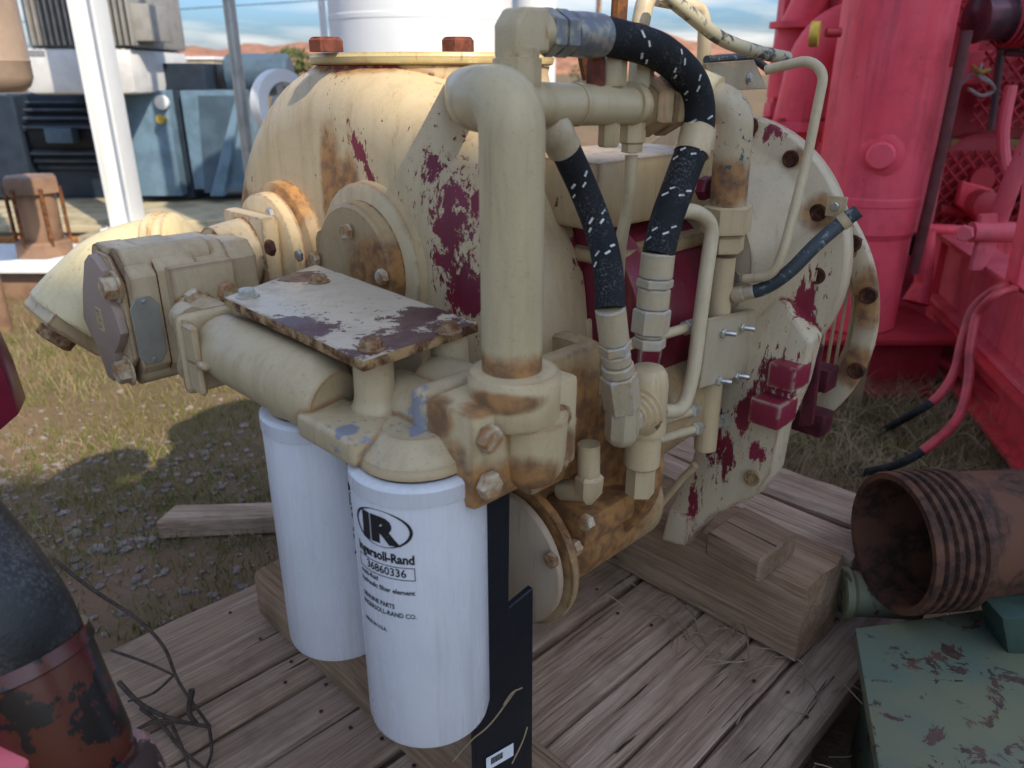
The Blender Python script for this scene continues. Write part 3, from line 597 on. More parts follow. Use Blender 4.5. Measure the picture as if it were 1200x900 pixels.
def label_art():
    bm = nb(); W_ = .062
    # oval made of two tapering arcs
    n = 60; rx, ry, cxx, cy = .031, .0185, .031, -.0185
    for k in range(n):
        def pt(t, o): return (cxx + (rx - o) * math.cos(t), cy + (ry - o) * math.sin(t), 0)
        t0, t1 = 2 * math.pi * k / n, 2 * math.pi * (k + 1) / n
        def th(t): return .0007 + .0033 * max(0, abs(math.cos(t)) - .25) ** 1.1
        bm.faces.new([bm.verts.new(p) for p in (pt(t0, 0), pt(t1, 0), pt(t1, th(t1)), pt(t0, th(t0)))])
    flat_text(bm, 'IR', .0105, -.0315, .034, .041, .0021)
    flat_text(bm, 'Ingersoll-Rand', 0, -.0505, .0128, .062, .00048)
    for r_ in ((0, W_, -.0543, -.0551), (0, W_, -.0671, -.0679), (0, .0008, -.0679, -.0543), (W_ - .0008, W_, -.0679, -.0543)): rect(bm, r_[0], r_[1], min(r_[2:]), max(r_[2:]))
    flat_text(bm, '36860336', .012, -.0645, .0115, .042, .0002)
    flat_text(bm, 'multi-fluid', .001, -.0745, .0072, .024, .00016); flat_text(bm, 'hydraulic filter element', .001, -.0830, .0072, .060, .00016)
    flat_text(bm, 'GENUINE PARTS', .001, -.1000, .0070, .040, .00016); flat_text(bm, 'INGERSOLL-RAND CO.', .001, -.1085, .0070, .060, .00016)
    flat_text(bm, 'MADE IN U.S.A.', .001, -.1280, .0058, .030, .00016)
    return bm
def back_art():
    bm = label_art(); 
    flat_text(bm, 'LUBRICATE GASKET', .001, -.150, .0055, .045); return bm
FR = .0617
def oil_filter(P, art, ang, ztop):
    b = nb(); lathe(b, P, UP, [(.376, 0), (.367, .03), (.367, FR - .014), (.3685, FR - .007), (.373, FR - .0015), (.380, FR), (.640, FR), (.6415, FR - .0008), (.6425, FR + .0012), (.6565, FR + .0012), (.659, FR - .001), (.660, FR - .004), (.660, .04)], 72)
    f = obj('oil_filter', b, 'white_filter', CP)
    if art:
        bm = art(); rr = FR + .00035
        for v in bm.verts:
            t = ang + (v.co.x - .031) / rr; x, z = v.co.x, v.co.y; v.co = P + Vector((rr * math.cos(t), rr * math.sin(t), ztop + z))
        obj('printed_label', bm, 'ink', f)
    part('seal_ring', 'rubber', f, lathe, P, UP, [(.6603, .045), (.6605, .052), (.6625, .052), (.6627, .045)], 48)
    return f
Cdir = math.atan2(-PF.y, -PF.x); Cdb = math.atan2(-PBk.y, -PBk.x)      # the labels face left and right of the camera
oil_filter(PF, label_art, Cdir - .62, .637)['label'] = 'front white spin-on filter with black oval logo and part number'; oil_filter(PBk, label_art, Cdb + .80, .637)['label'] = 'rear white spin-on filter, half hidden by the front one'
# --- black steel bracket behind the filters
ab = lambda a, z: M(a, -.462, z)
b = nb(); prism(b, [ab(.400, BEAMT + .002), ab(.488, BEAMT + .002), ab(.486, .482), ab(.450, .476), ab(.452, .612), ab(.497, .618), ab(.497, .631), ab(.38, .631), ab(.38, .56), ab(.400, .55)], E1 * .008, .0012, 1)
bk = obj('support_bracket', b, 'black_steel', CP); bk['label'] = 'flat black stepped steel bracket with a barcode sticker'
b = nb(); c0 = pB(586, 887, -.452); d1 = (pB(606, 873, -.452) - pB(568, 895, -.452)).normalized()
box(b, c0, d1 * .021, E1 * .0003, UP * .009); stk = obj('barcode_sticker', b, 'white_print', bk)
b = nb()
for k in range(15):
    box(b, c0 + E1 * .0006 + d1 * (-.014 + k * .00125) + UP * .0015, d1 * (.0003 if k % 3 else .0005), E1 * .0001, UP * .0045)
obj('barcode', b, 'ink', stk)
# --- lower covers seen behind the bracket
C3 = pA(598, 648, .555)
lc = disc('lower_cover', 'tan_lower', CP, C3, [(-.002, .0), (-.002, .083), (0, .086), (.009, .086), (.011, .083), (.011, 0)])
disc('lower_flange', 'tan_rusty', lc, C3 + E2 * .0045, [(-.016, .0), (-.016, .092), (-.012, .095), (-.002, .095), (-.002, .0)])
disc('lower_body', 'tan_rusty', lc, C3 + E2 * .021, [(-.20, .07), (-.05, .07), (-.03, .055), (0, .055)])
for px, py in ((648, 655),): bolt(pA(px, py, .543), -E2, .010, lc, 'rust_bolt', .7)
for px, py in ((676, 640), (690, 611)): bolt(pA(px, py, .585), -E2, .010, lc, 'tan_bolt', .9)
C4 = pA(668, 512, .70)
b = nb(); lathe(b, C4, -E2, [(-.22, .075), (-.04, .085), (-.012, .12), (-.012, .138), (-.008, .142), (.008, .142), (.012, .138), (.012, .10), (.05, .085), (.06, .06), (.06, 0)], 56)
rb = obj('rear_bearing_housing', b, 'tan_rusty', CP)
b = nb(); box(b, pA(680, 590, .64), E2 * .05, E1 * .05, UP * .02, .01); box(b, pA(640, 590, .63), E2 * .05, E1 * .03, UP * .05, .012); obj('rib_web', b, 'tan_rusty', rb)
b = nb(); tube(b, fillet([pA(690, 520, .59), pA(690, 575, .59), pA(660, 574, .60)], .012), .0125, 16); lathe(b, pA(690, 578, .59), UP, [(-.012, .0), (-.012, .006), (.0, .015), (.02, .016), (.024, .0125)], 6); obj('drain_elbow', b, 'tan_clean', rb)
# rusty flange pad with two bolts right of the standpipe
b = nb(); mbox(b, .508, .615, -.50, -.478, .617, .716, .006); mbox(b, .53, .70, -.62, -.5005, .55, .64, .01); rf = obj('rear_pad', b, 'tan_rusty', CP)
for px, py in ((664, 455), (662, 494)): bolt(pB(px, py, -.478), E1, .0125, rf, 'tan_bolt', .6)
# --- rotor housing between gear case and bell
b = nb(); lathe(b, M(0, -.69, .66), E2, [(.76, .16), (.80, .165), (.80, .15), (.98, .15), (.98, 0)], 48); mbox(b, .77, .97, -.72, -.58, .50, .58, .02); rh = obj('rotor_housing', b, 'rotor_maroon', CP)
b = nb(); mbox(b, .73, .99, -.74, -.585, .80, .885, .012); mbox(b, .75, .99, -.70, -.57, .755, .775, .006); obj('upper_housing', b, 'tan_rusty', rh)  # rusty tan also darkens this casting, painting in its shadow
b = nb(); lathe(b, M(.80, -.59, .74), E1, [(-.1, .03), (.02, .03), (.022, .026), (.022, 0)], 6); obj('hex_plug', b, 'tan_clean', rh)
bolt(pB(822, 220, -.56), E1, .016, rh, 'maroon', .8); bolt(pB(806, 213, -.57), E1, .013, rh, 'tan_bolt', .8)
# --- bell housing
NC = M(1.03, -.60, .728)
b = nb(); lathe(b, NC, -E2, [(-.03, 0), (-.03, .196), (-.026, .2), (-.003, .2), (.0, .197), (.0, .166), (.006, .158), (.016, .150), (.028, .135), (.05, .112), (.066, .10), (.07, .0)], 80)
web = [(868, 345), (918, 352), (949, 400), (935, 455), (912, 508), (903, 556), (882, 584), (832, 606), (803, 640), (774, 632), (783, 596), (808, 545), (830, 470), (850, 400)]
prism(b, [pA(x, y, .998 - (y - 345) * .00018) for x, y in web], E2 * .045, .007, 2)
bh = obj('bell_housing', b, 'bell_paint', CP, sharp=50)
b = nb(); prism(b, [pA(x, y, .945) for x, y in ((808, 605), (803, 641), (775, 633), (784, 598))], E2 * .05, .004, 2); obj('foot', b, 'bell_paint', bh)
for px, py in ((927, 186), (959, 249), (958, 323), (938, 386), (880, 148)): part('bolt_hole', 'hole_rust', bh, lathe, pA(px, py, 1.03), -E2, [(-.004, .0115), (.0030, .0115), (.0034, .009), (.0012, .008), (.0012, 0)], 20)
part('bolt_hole', 'tan_rusty', bh, lathe, pA(882, 560, .9585), -E2, [(-.004, .012), (.004, .012), (.004, .008), (.001, .008), (.001, 0)], 20)
FC = M(1.15, -.632, .621)
b = nb(); lathe(b, FC, -E2, [(-.010, .212), (-.010, .243), (-.007, .2465), (.0, .2465), (.003, .243), (.003, .215), (.0, .212), (-.010, .212)], 80, None, False); fr_ = obj('flywheel_ring', b, 'bell_paint', CP, sharp=50)
b = nb(); lathe(b, FC, -E2, [(-.004, .17), (.0, .17), (.118, .15)], 64, None, False)
for v in list(b.verts):          # open the wall where the grille sits
    pass
for f in list(b.faces):
    c = f.calc_center_median(); 
    if (c - FC).dot(E1) > .06 and c.z < FC.z + .05: b.faces.remove(f)
obj('ring_neck', b, 'bell_paint', fr_)
for px, py in ((1018, 346), (1004, 434), (1000, 285)): part('bolt_hole', 'hole_rust', fr_, lathe, pA(px, py, 1.147), -E2, [(-.004, .0125), (.0052, .0125), (.0056, .010), (.0036, .009), (.0036, 0)], 20)
for k in range(9):
    bb = .203 - k * .0125; hz = math.sqrt(max(0, .212 ** 2 - bb ** 2)); P = FC + E1 * bb + E2 * .012
    part('grille_bar', 'tan_clean', fr_, tube, [P - UP * min(hz, .105), P + UP * min(hz, .075)], .0028, 6)
part('grille_frame', 'tan_clean', fr_, lathe, FC, -E2, [(-.022, .202), (-.022, .211), (-.012, .211), (-.012, .202), (-.022, .202)], 64, None, False)
# maroon lugs holding the ring
for (px, py, a, s1, s2, sz, m_) in ((925, 437, .985, .026, .020, .018, 'maroon_chipped'), (906, 479, .968, .028, .023, .019, 'maroon_chipped'), (957, 440, 1.10, .02, .025, .018, 'maroon_dark'), (952, 492, 1.10, .02, .024, .018, 'maroon_dark')):
    part('lug', m_, bh, lambda b: box(b, pA(px, py, a), E2 * s1, E1 * s2, UP * sz, .004))
part('lug_strap', 'maroon_dark', bh, lambda b: prism(b, [pA(x, y, 1.03) for x, y in ((948, 405), (962, 405), (950, 500), (935, 500))], E2 * .012, .002, 1))
# --- horizontal return pipe with hoses
HB = -.50
h0, h1 = pB(618, 122, HB), pB(752, 124, HB); ax = (h1 - h0).normalized(); rP = 25 * mpp(h0)
b = nb(); tube(b, [h0 - ax * .05, h0, h1], rP, 28); tube(b, [h0 + ax * .062, h0 + ax * .067], rP * 1.04, 28); rt = obj('return_pipe', b, 'tan_pipe', CP)
part('hex_nut', 'tan_rusty', rt, lathe, h1 - ax * .005, ax, [(0, .028), (.004, .031), (.022, .031), (.026, .028), (.026, .024), (.032, .024), (.034, .03), (.052, .03), (.055, .026), (.055, 0)], 6)
part('pipe_clamp', 'tan_pipe', rt, lathe, pB(740, 122, HB), ax, [(-.006, rP * 1.02), (-.006, rP * 1.14), (.006, rP * 1.14), (.006, rP * 1.02)], 28)
for px, py, rr in ((718, 80, .014), (752, 82, .013), (698, 92, .009)):
    P = pB(px, py, HB); part('adapter', 'tan_pipe' if rr > .01 else 'red_brown', rt, lathe, P - UP * .03, UP, [(0, rr * .8), (.014, rr * .8), (.014, rr), (.045, rr), (.05, rr * .85), (.05, 0)], 6)
P = pB(713, 165, HB); part('adapter', 'tan_clean', rt, lathe, P + UP * .03, -UP, [(0, .008), (.012, .008), (.012, .0105), (.034, .0105), (.036, .009), (.036, 0)], 6)
P = pB(741, 165, HB); part('adapter', 'tan_clean', rt, lathe, P + UP * .035, -UP, [(0, .010), (.012, .010), (.012, .0135), (.036, .0135), (.038, .011), (.046, .011), (.047, .007)], 6)
part('drip_tube', 'tan_pipe', CP, tube, spline([pB(740, 182, HB), pB(738, 220, HB), pB(734, 250, HB - .005), pB(727, 290, HB - .01), pB(724, 340, HB - .02)], 6), .0068, 14)
# top elbow and the braided hoses with white dashes
s0 = pB(606, 102, HB + .012); e0 = pB(606, 38, HB + .012); e1 = pB(640, 38, HB + .012)
part('elbow_stem', 'tan_pipe', rt, lathe, s0, UP, [(0, .0205), (.022, .0205), (.023, .018), (.03, .018)], 8)
b = nb(); AX = (e1 - e0).normalized(); SX = AX.cross(UP).normalized(); o_ = e0 - AX * .0175
prism(b, [s0 + UP * .022 - AX * .0145 - SX * .0145, e0 - AX * .0145 + UP * .006 - SX * .0145, e0 - AX * .004 + UP * .0185 - SX * .0145, e0 + AX * .026 + UP * .0185 - SX * .0145, e0 + AX * .026 - UP * .0165 - SX * .0145, e0 + AX * .0145 - UP * .0165 - SX * .0145, s0 + UP * .022 + AX * .0145 - SX * .0145], SX * .029, .005, 3); lathe(b, e0 + AX * .02, AX, [(0, .0155), (.02, .0155)], 24); obj('elbow', b, 'tan_pipe', rt)
HAX = (pB(700, 42, HB + .012) - e1).normalized()
part('hose_nut', 'nut_blue', rt, lathe, e1 - HAX * .004, HAX, [(0, .0175), (.002, .0195), (.012, .0195), (.013, .017), (.016, .017), (.016, .0195), (.030, .0195), (.032, .017)], 6)
part('hose_ferrule', 'nut_blue', rt, lathe, e1 + HAX * .028, HAX, [(0, .0165), (.002, .0185), (.022, .0192), (.044, .0188), (.046, .016)], 28)
HPATH = []
def hose(name, pts, r, m='rubber', dashes=True, seg=10, step=3, face=None):
    p = spline(pts, seg); b = nb(); fr = tube(b, p, r, 20); o = obj(name, b, m, CP); HPATH[:] = p
    if dashes:
        b = nb(); acc = 0; gi = 0
        for i in range(4, len(fr) - 4):
            acc += (fr[i][0] - fr[i - 1][0]).length
            if acc < .042: continue
            acc = 0; P, t, u, v, rr = fr[i]
            vw = (Vector((0, 0, CAMZ)) - P); vw = (vw - t * vw.dot(t)).normalized(); w_ = t.cross(vw); gi += 1
            for k, ph in ((-1, -.55), (0, -.15), (-.3, .55), (.9, .85)) if gi % 2 else ((-.5, -.7), (.5, -.35), (0, .3), (.9, .6)):
                d = vw * math.cos(ph) + w_ * math.sin(ph); tn = t.cross(d); c = P + t * k * .0085 + d * (rr + .0004)
                dd = (tn * .8 + t * .5).normalized(); box(b, c, dd * random.uniform(.0024, .0038), dd.cross(d) * random.uniform(.0008, .0012), d * .0003)
        if b.faces: obj('hose_marking', b, 'dash_paint', o)['kind'] = 'stuff'
    return o
hs = hose('hydraulic_hose', [e1 + HAX * .07, e1 + HAX * .095 + UP * -.001, pB(775, 62, HB + .025), pB(812, 100, HB + .03), pB(818, 150, HB + .035), pB(800, 205, HB + .04), pB(782, 255, HB + .045), pB(771, 300, HB + .05)], .0172)
ib = min(range(len(HPATH)), key=lambda i: (HPATH[i] - pB(817, 172, HB + .035)).length); dn = (HPATH[ib + 2] - HPATH[ib - 2]).normalized()
part('hose_band', 'tan_clean', hs, lathe, HPATH[ib] - dn * .014, dn, [(0, .0175), (0, .0190), (.028, .0190), (.028, .0175)], 24)
def fitting(P, axis, segs, parent, m='tan_fit', n=28):
    """a run of nuts and ferrules along axis: (length, radius, sides)"""
    d = 0; ax = Vector(axis).normalized(); P = Vector(P)
    for L_, r_, sd in segs:
        part('fitting', m if sd != 6 else m, parent, lathe, P + ax * d, ax, [(0, r_ * .90), (.0018, r_), (L_ - .0018, r_), (L_, r_ * .90)], sd if sd else n); d += L_ + .0003
    return P + ax * d
f0 = pB(771, 300, HB + .05); vb = pB(757, 432, HB + .05); dd = (vb - f0).normalized()
fitting(f0 - dd * .004, dd, [(.027, .0175, 0), (.010, .0195, 6), (.022, .0172, 0), (.027, .0205, 6), (.004, .016, 0), (.012, .0185, 6)], hs)
VA = pB(757, 470, HB + .05)
b = nb()
lathe(b, VA, UP, [(.042, .012), (.040, .017), (.033, .0215), (.02, .0235), (-.015, .0235), (-.022, .0225), (-.022, .0245), (-.036, .0245), (-.037, .0205), (-.078, .0205), (-.081, .018)], 36)
vv = obj('relief_valve', b, 'tan_clean', CP)
part('valve_hex', 'tan_clean', vv, lathe, VA - UP * .0805, -UP, [(0, .017), (.036, .017), (.0385, .0145), (.0385, 0)], 6)
SD = (pB(735, 474, HB + .05) - VA).normalized(); SD = (-E2 * .97 + E1 * .24).normalized(); EBc = VA - UP * .005 + SD * .066
b = nb(); lathe(b, VA - UP * .005, SD, [(.0, .021), (.017, .0215), (.019, .028), (.023, .0285), (.024, .0245), (.029, .0245), (.030, .0205), (.034, .0205), (.035, .016), (.04, .016)], 36); obj('side_port', b, 'tan_clean', vv)
eb = abz(EBc)[1]; hs2 = hose('hydraulic_hose', [pB(656, 162, HB + .0), pB(664, 178, HB), pB(684, 222, HB + .005), pB(704, 275, HB * .6 + eb * .4), pB(713, 320, HB * .2 + eb * .8), pB(715, 362, eb)], .0145)
k0 = pB(648, 150, HB); k1 = pB(662, 176, HB); part('hose_ferrule', 'tan_fit', hs2, lathe, k0 - (k1 - k0).normalized() * .01, k1 - k0, [(0, .014), (.005, .0172), (.02, .0172), (.022, .0165), (.035, .0165), (.037, .0145)], 28)
f0 = pB(715, 360, eb); f1 = EBc + UP * .02; dd = (f1 - f0).normalized(); kk = (f1 - f0).length / .093
en = fitting(f0, dd, [(.030 * kk, .0148, 0), (.009 * kk, .0165, 6), (.010 * kk, .0145, 0), (.009 * kk, .0165, 0), (.033 * kk, .0195, 6)], hs2)
b = nb(); EB = EBc + UP * .022
lathe(b, EB, -UP, [(0, .018), (.03, .018), (.037, .016), (.042, .010), (.044, 0)], 8); lathe(b, EBc, -SD, [(0, .015), (.034, .015)], 6); obj('port_elbow', b, 'tan_fit', vv)
# cream bent tube in front of the vertical pipe
b = nb(); p = fillet([pB(785, 252, -.53), pB(812, 245, -.52), pB(836, 262, -.51), pB(826, 330, -.50), pB(812, 440, -.49), pB(800, 482, -.49), pB(775, 482, -.49)], .03, 8)
tube(b, p, .0095, 16); obj('bent_tube', b, 'tan_lit', CP)
for (x0, y0, x1, y1) in ((730, 406, 808, 383), (770, 494, 812, 481), (762, 518, 816, 502)):
    o = part('cross_tube', 'tan_lit', CP, tube, [pB(x0, y0, -.505), pB(x1, y1, -.515)], .0065, 12); P, Q = pB(x1, y1, -.515), pB(x0, y0, -.505)
    part('tube_nut', 'zinc_tan', o, lathe, P + (Q - P).normalized() * .012, P - Q, [(0, .008), (.002, .0105), (.016, .0105), (.018, .008), (.026, .008)], 6)
# --- vertical oil pipe on the right
VB = -.52
b = nb(); tube(b, [pB(848, 300, VB), pB(838, 400, VB), pB(826, 525, VB)], .0165, 24); vp = obj('oil_pipe', b, 'tan_clean', CP)
fitting(pB(853, 240, VB), pB(848, 300, VB) - pB(853, 240, VB), [(.036, .033, 6), (.003, .024, 0), (.022, .026, 6)], vp, 'tan_clean')
b = nb(); tube(b, fillet([pB(790, 112, VB - .08), pB(822, 112, VB - .04), pB(862, 128, VB), pB(858, 180, VB), pB(853, 243, VB)], .03, 8), .0235, 28); obj('pipe_elbow', b, 'vertical_paint', vp)
E0 = pB(838, 120, VB - .02); E1_ = pB(858, 140, VB)
part('elbow_band', 'tan_elbow', vp, lathe, pB(826, 113, VB - .035), (pB(862, 130, VB) - pB(815, 110, VB - .05)), [(-.03, .025), (-.028, .0285), (.012, .0285), (.014, .025)], 28)
b = nb(); prism(b, [pB(x, y, VB + .022) for x, y in ((831, 374), (889, 362), (880, 438), (819, 456))], -E1 * .006, .0012, 1); pl = obj('clamp_plate', b, 'tan_plate', vp)
for px, py in ((846, 390), (868, 384), (841, 446), (862, 440)):
    P = pB(px, py, VB + .022); q = bolt(P, E1, .0068, pl, 'zinc', .8); b = nb(); dr = (E1 * .8 + E2 * .35).normalized(); lathe(b, P, dr, [(0, .0036), (.018, .0036), (.019, .003), (.019, 0)], 10); obj('stud', b, 'steel', q)
for px, py in ((870, 322), (874, 345), (846, 492), (866, 412)):
    P = pB(px, py, VB + .0); part('side_fitting', 'zinc_tan', vp, lathe, P - E2 * .02, E2 + E1 * .15, [(0, .008), (.01, .008), (.01, .011), (.028, .011), (.03, .008)], 6)
# thin sense line and grey hose on the bell
b = nb(); tube(b, fillet([pA(872, 327, .93), pA(905, 324, .93), pA(918, 295, .935), pA(945, 190, .96), pA(966, 85, .985), pA(948, 70, .985), pA(898, 82, .985)], .022, 8), .0062, 12); obj('sense_line', b, 'tan_lit', CP)
gh = hose('grey_hose', [pA(862, 346, .93), pA(895, 338, .94), pA(925, 318, .95), pA(955, 288, .97), pA(985, 262, 1.0), pA(1006, 247, 1.01)], .0092, 'grey_hose', False)
part('hose_fitting', 'tan_fit', gh, lathe, pA(858, 347, .929), pA(880, 342, .935) - pA(858, 347, .929), [(0, .0095), (.002, .011), (.016, .011), (.017, .0095), (.03, .0098), (.031, .0085)], 24)
P = pA(985, 262, 1.0); dd = (pA(1006, 247, 1.01) - P).normalized(); cl = part('hose_clip', 'tan_clean', gh, lathe, P, dd, [(0, .0092), (0, .0108), (.011, .0108), (.011, .0092)], 24)
part('clip_tab', 'tan_clean', cl, lambda b: box(b, pA(980, 242, 1.008), E1 * .013, E2 * .0012, UP * .013, .0008)); bolt(pA(979, 242, 1.0065), -E2, .006, cl, 'steel', .6)
# loose line low on the housing
part('sense_line', 'tan_clean', CP, tube, [pA(770, 596, .93), pA(800, 560, .93), pA(815, 545, .93)], .0058, 10)
# --- tubes and bracket above
b = nb(); tube(b, fillet([pB(750, 30, -.62), pB(755, 5, -.62), pB(762, -10, -.62), pB(790, -40, -.62)], .02, 6), .0115, 16); obj('upper_tube', b, 'tan_lit', CP)
b = nb(); tube(b, fillet([pB(824, 85, -.62), pB(826, 30, -.62), pB(822, 12, -.625), pB(800, 4, -.63), pB(770, -2, -.64)], .02, 6), .0095, 16); obj('upper_tube', b, 'tan_lit', CP)
part('rusty_rod', 'rust', CP, tube, [pB(727, -10, -.60), pB(724, 40, -.60)], .0095, 10)
part('rusty_rod', 'rust', CP, tube, [pB(683, 65, -.60), pB(688, 92, -.60)], .006, 10)
hose('upper_hose', [pB(778, -8, -.58), pB(805, 14, -.575), pB(845, 45, -.57), pB(885, 60, -.565), pB(922, 68, -.56)], .0088, 'hose_cream', False)
b = nb(); prism(b, [pB(x, y, -.60) for x, y in ((826, 74), (884, 70), (900, 104), (836, 107))], -E1 * .004, .0008, 1); br = obj('sensor_bracket', b, 'tan_plate', CP)
for px, py in ((838, 92), (878, 92)): bolt(pB(px, py, -.599), E1, .006, br, 'steel', .6, True)
part('bracket_line', 'grey_hose', br, tube, [pB(828, 70, -.61), pB(880, 66, -.61), pB(898, 80, -.61)], .0055, 10)

# ================================================================== RED ENGINE SKID ON THE RIGHT
RS = thing('red_engine_skid', 'faded red engine skid with tall round tank and steel beam frame', 'engine skid', (1.6, 2.6, 0))
CX, CY, CR = 1.135, 2.5, .158
def redp(name, m, fn, sharp=35): b = nb(); fn(b); return obj(name, b, m, RS, None, sharp)
col = redp('separator_tank', 'red', lambda b: lathe(b, (CX, CY, 0), UP, [(.20, CR * .90), (.205, CR * .94), (.50, CR * .94), (.515, CR * .98), (.52, CR), (.60, CR), (.605, CR * 1.012), (.625, CR * 1.012), (.63, CR), (2.4, CR)], 64), 9)
kn = pY(1032, 182, CY - CR * .93); kd = (Vector((0, 0, CAMZ)) - kn); kd.z = 0; kd.normalize()
b = nb(); lathe(b, kn - kd * .03, kd, [(0, .066), (.03, .063), (.034, .055), (.035, .040), (.06, .040), (.068, .034), (.07, 0)], 36); obj('tank_plug', b, 'red', col)
lv = part('level_gauge', 'red_dark', col, tube, [pY(985, 38, 2.4), pY(968, 38, 2.4)], .013, 12); part('gauge_face', 'gold', lv, lathe, pY(955, 40, 2.4), Vector((1, -.5, 0)), [(-.012, .0), (-.012, .034), (.012, .034), (.012, 0)], 24)
# base plate, cross beam, long beam
DV = Vector((.235, 1, 0)).normalized(); NV = Vector((DV.y, -DV.x, 0))
def along(y, z, off=0): return Vector((1.344 + .235 * (y - 2.0), y, z)) - NV * 0 + NV * off
def beam(name, m, y0, y1, z0, z1, fw, off=0, ft=.018):
    def f(b):
        c = (along(y0, 0, off) + along(y1, 0, off)) / 2; hl = (along(y1, 0) - along(y0, 0)).length / 2
        box(b, c + UP * (z1 - ft / 2), DV * hl, NV * fw, UP * ft / 2, .004); box(b, c + UP * (z0 + ft / 2), DV * hl, NV * fw, UP * ft / 2, .004)
        box(b, c + UP * (z0 + z1) / 2, DV * hl, NV * .007, UP * ((z1 - z0) / 2 - ft - .0005))
    return redp(name, m, f)
up_ = beam('upper_beam', 'red_beam', .95, 2.80, .205, .44, .045, .065)
part('top_flange', 'red_pink', up_, lambda b: box(b, (along(.95, 0, .065) + along(2.8, 0, .065)) / 2 + UP * .445, DV * .94, NV * .058, UP * .0045, .002))
lw = beam('lower_beam', 'red_orange', .9, 2.85, .035, .2035, .055, .055)
for y in (1.25, 1.62):
    for z in (.26,): bolt(along(y, z, .058), -NV, .016, up_, 'maroon', .6)
redp('cross_beam', 'red_dark', lambda b: (wbox(b, .55, 1.44, 2.30, 2.72, .182, .2, .003), wbox(b, .55, 1.40, 2.36, 2.39, .03, .1815, .003), wbox(b, .55, 1.40, 2.28, 2.5, .005, .0295, .003)))
redp('upper_cross_beam', 'red', lambda b: wbox(b, 1.56, 3.0, 2.78, 2.86, .205, .44, .004))
redp('rear_floor', 'red_dark', lambda b: wbox(b, 1.4, 3.2, 1.5, 4.0, .10, .12, .0))
# support post next to the column
redp('gusset_post', 'red', lambda b: tube(b, [pY(1085, 270, 2.62), pY(1082, 330, 2.62), pY(1073, 355, 2.6)], [.03, .03, .045], 14))
redp('brace_rod', 'brown_red', lambda b: tube(b, [pY(1133, 36, 2.35), pY(1105, 170, 2.35), pY(1070, 320, 2.38)], .016, 12))
redp('cross_pipe', 'red', lambda b: tube(b, [pY(1078, 268, 2.75), pY(1200, 274, 2.75), pY(1320, 276, 2.75)], .020, 14))
# lever linkage
lk = redp('lever_arm', 'red_pink', lambda b: tube(b, [pY(1215, 150, 2.2), pY(1185, 215, 2.25), pY(1168, 262, 2.28)], .026, 16))
part('clevis', 'red_pink', lk, lambda b: (prism(b, [pY(x, y, 2.25) for x, y in ((1150, 252), (1170, 250), (1168, 292), (1152, 318), (1138, 318), (1146, 285))], Vector((0, .02, 0)), .003, 1), lathe(b, pY(1138, 272, 2.26), Vector((1, 0, 0)), [(0, .03), (.12, .03)], 16)))
bolt(pY(1131, 273, 2.24), Vector((-.6, -.8, 0)), .025, lk, 'red_pink', .7)
redp('curved_arm', 'red_pink', lambda b: tube(b, spline([pY(1185, 100, 2.5), pY(1176, 150, 2.5), pY(1178, 190, 2.5), pY(1190, 215, 2.5)], 6), .018, 10))
redp('end_post', 'red', lambda b: prism(b, [pY(x, y, 1.9) for x, y in ((1216, 180), (1208, 250), (1190, 334), (1206, 348), (1240, 352), (1260, 200))], Vector((0, .05, 0)), .004, 1))
redp('chipped_plate', 'red_chip', lambda b: box(b, along(1.7, .451, .10), DV * .17, NV * .12, UP * .006, .002))
# engine body, guards and pipes behind
redp('engine_block', 'red_dark', lambda b: (wbox(b, 1.62, 3.0, 3.0, 3.5, .44, .95, .02), wbox(b, 1.30, 1.56, 3.0, 3.1, .72, .98, .005)))
redp('oil_pan', 'black', lambda b: (wbox(b, 1.5, 3.1, 3.05, 3.4, .30, .44, .02)))
redp('valve_cover', 'red', lambda b: (wbox(b, 1.75, 3.0, 2.9, 3.3, .98, 1.06, .02), wbox(b, 2.0, 2.9, 2.95, 3.2, 1.06, 1.16, .02)))
redp('fuel_rail', 'gold_rail', lambda b: wbox(b, 1.6, 2.9, 2.93, 2.99, .70, .76, .01))
redp('starter_bracket', 'red', lambda b: prism(b, [pY(x, y, 2.85) for x, y in ((1128, 212), (1166, 222), (1162, 252), (1150, 262), (1122, 240))], Vector((0, .03, 0)), .004, 1))
redp('valve_body', 'red_dark', lambda b: (lathe(b, pY(1146, 238, 2.8), Vector((0, -1, 0)), [(0, .05), (.06, .05), (.07, .03), (.07, 0)], 16), tube(b, [pY(1100, 245, 2.9), pY(1150, 250, 2.9)], .02, 10)))
redp('wiring', 'wire_grey', lambda b: (tube(b, spline([pY(1125, 100, 2.7), pY(1138, 88, 2.68), pY(1155, 92, 2.66), pY(1165, 105, 2.7), pY(1150, 112, 2.7), pY(1135, 104, 2.68)], 6), .006, 8), tube(b, spline([pY(1150, 75, 2.7), pY(1148, 90, 2.66), pY(1162, 98, 2.66)], 6), .005, 8)))
redp('yellow_wire', 'gold', lambda b: tube(b, spline([pY(1140, 78, 2.7), pY(1148, 84, 2.66), pY(1160, 82, 2.66)], 6), .007, 8))
redp('exhaust_pipe', 'dark_pipe', lambda b: lathe(b, pY(1142, 22, 2.5), Vector((1, .12, .02)), [(0, .0), (0, .062), (.004, .068), (.012, .068), (.014, .06), (.12, .06), (.125, .068), (.16, .07), (.6, .07)], 32))
redp('exhaust_wrap', 'red_dark', lambda b: [lathe(b, pY(1176 + 7 * k, 22, 2.5), Vector((1, .12, .02)), [(0, .072), (.006, .078), (.012, .072)], 32, None, False) for k in range(4)])
redp('coil_pipe', 'dark_pipe', lambda b: (tube(b, [pY(1170, 55, 2.6), pY(1230, 53, 2.6)], .010, 8), tube(b, [pY(1178, 62, 2.6), pY(1230, 64, 2.6)], .010, 8)))
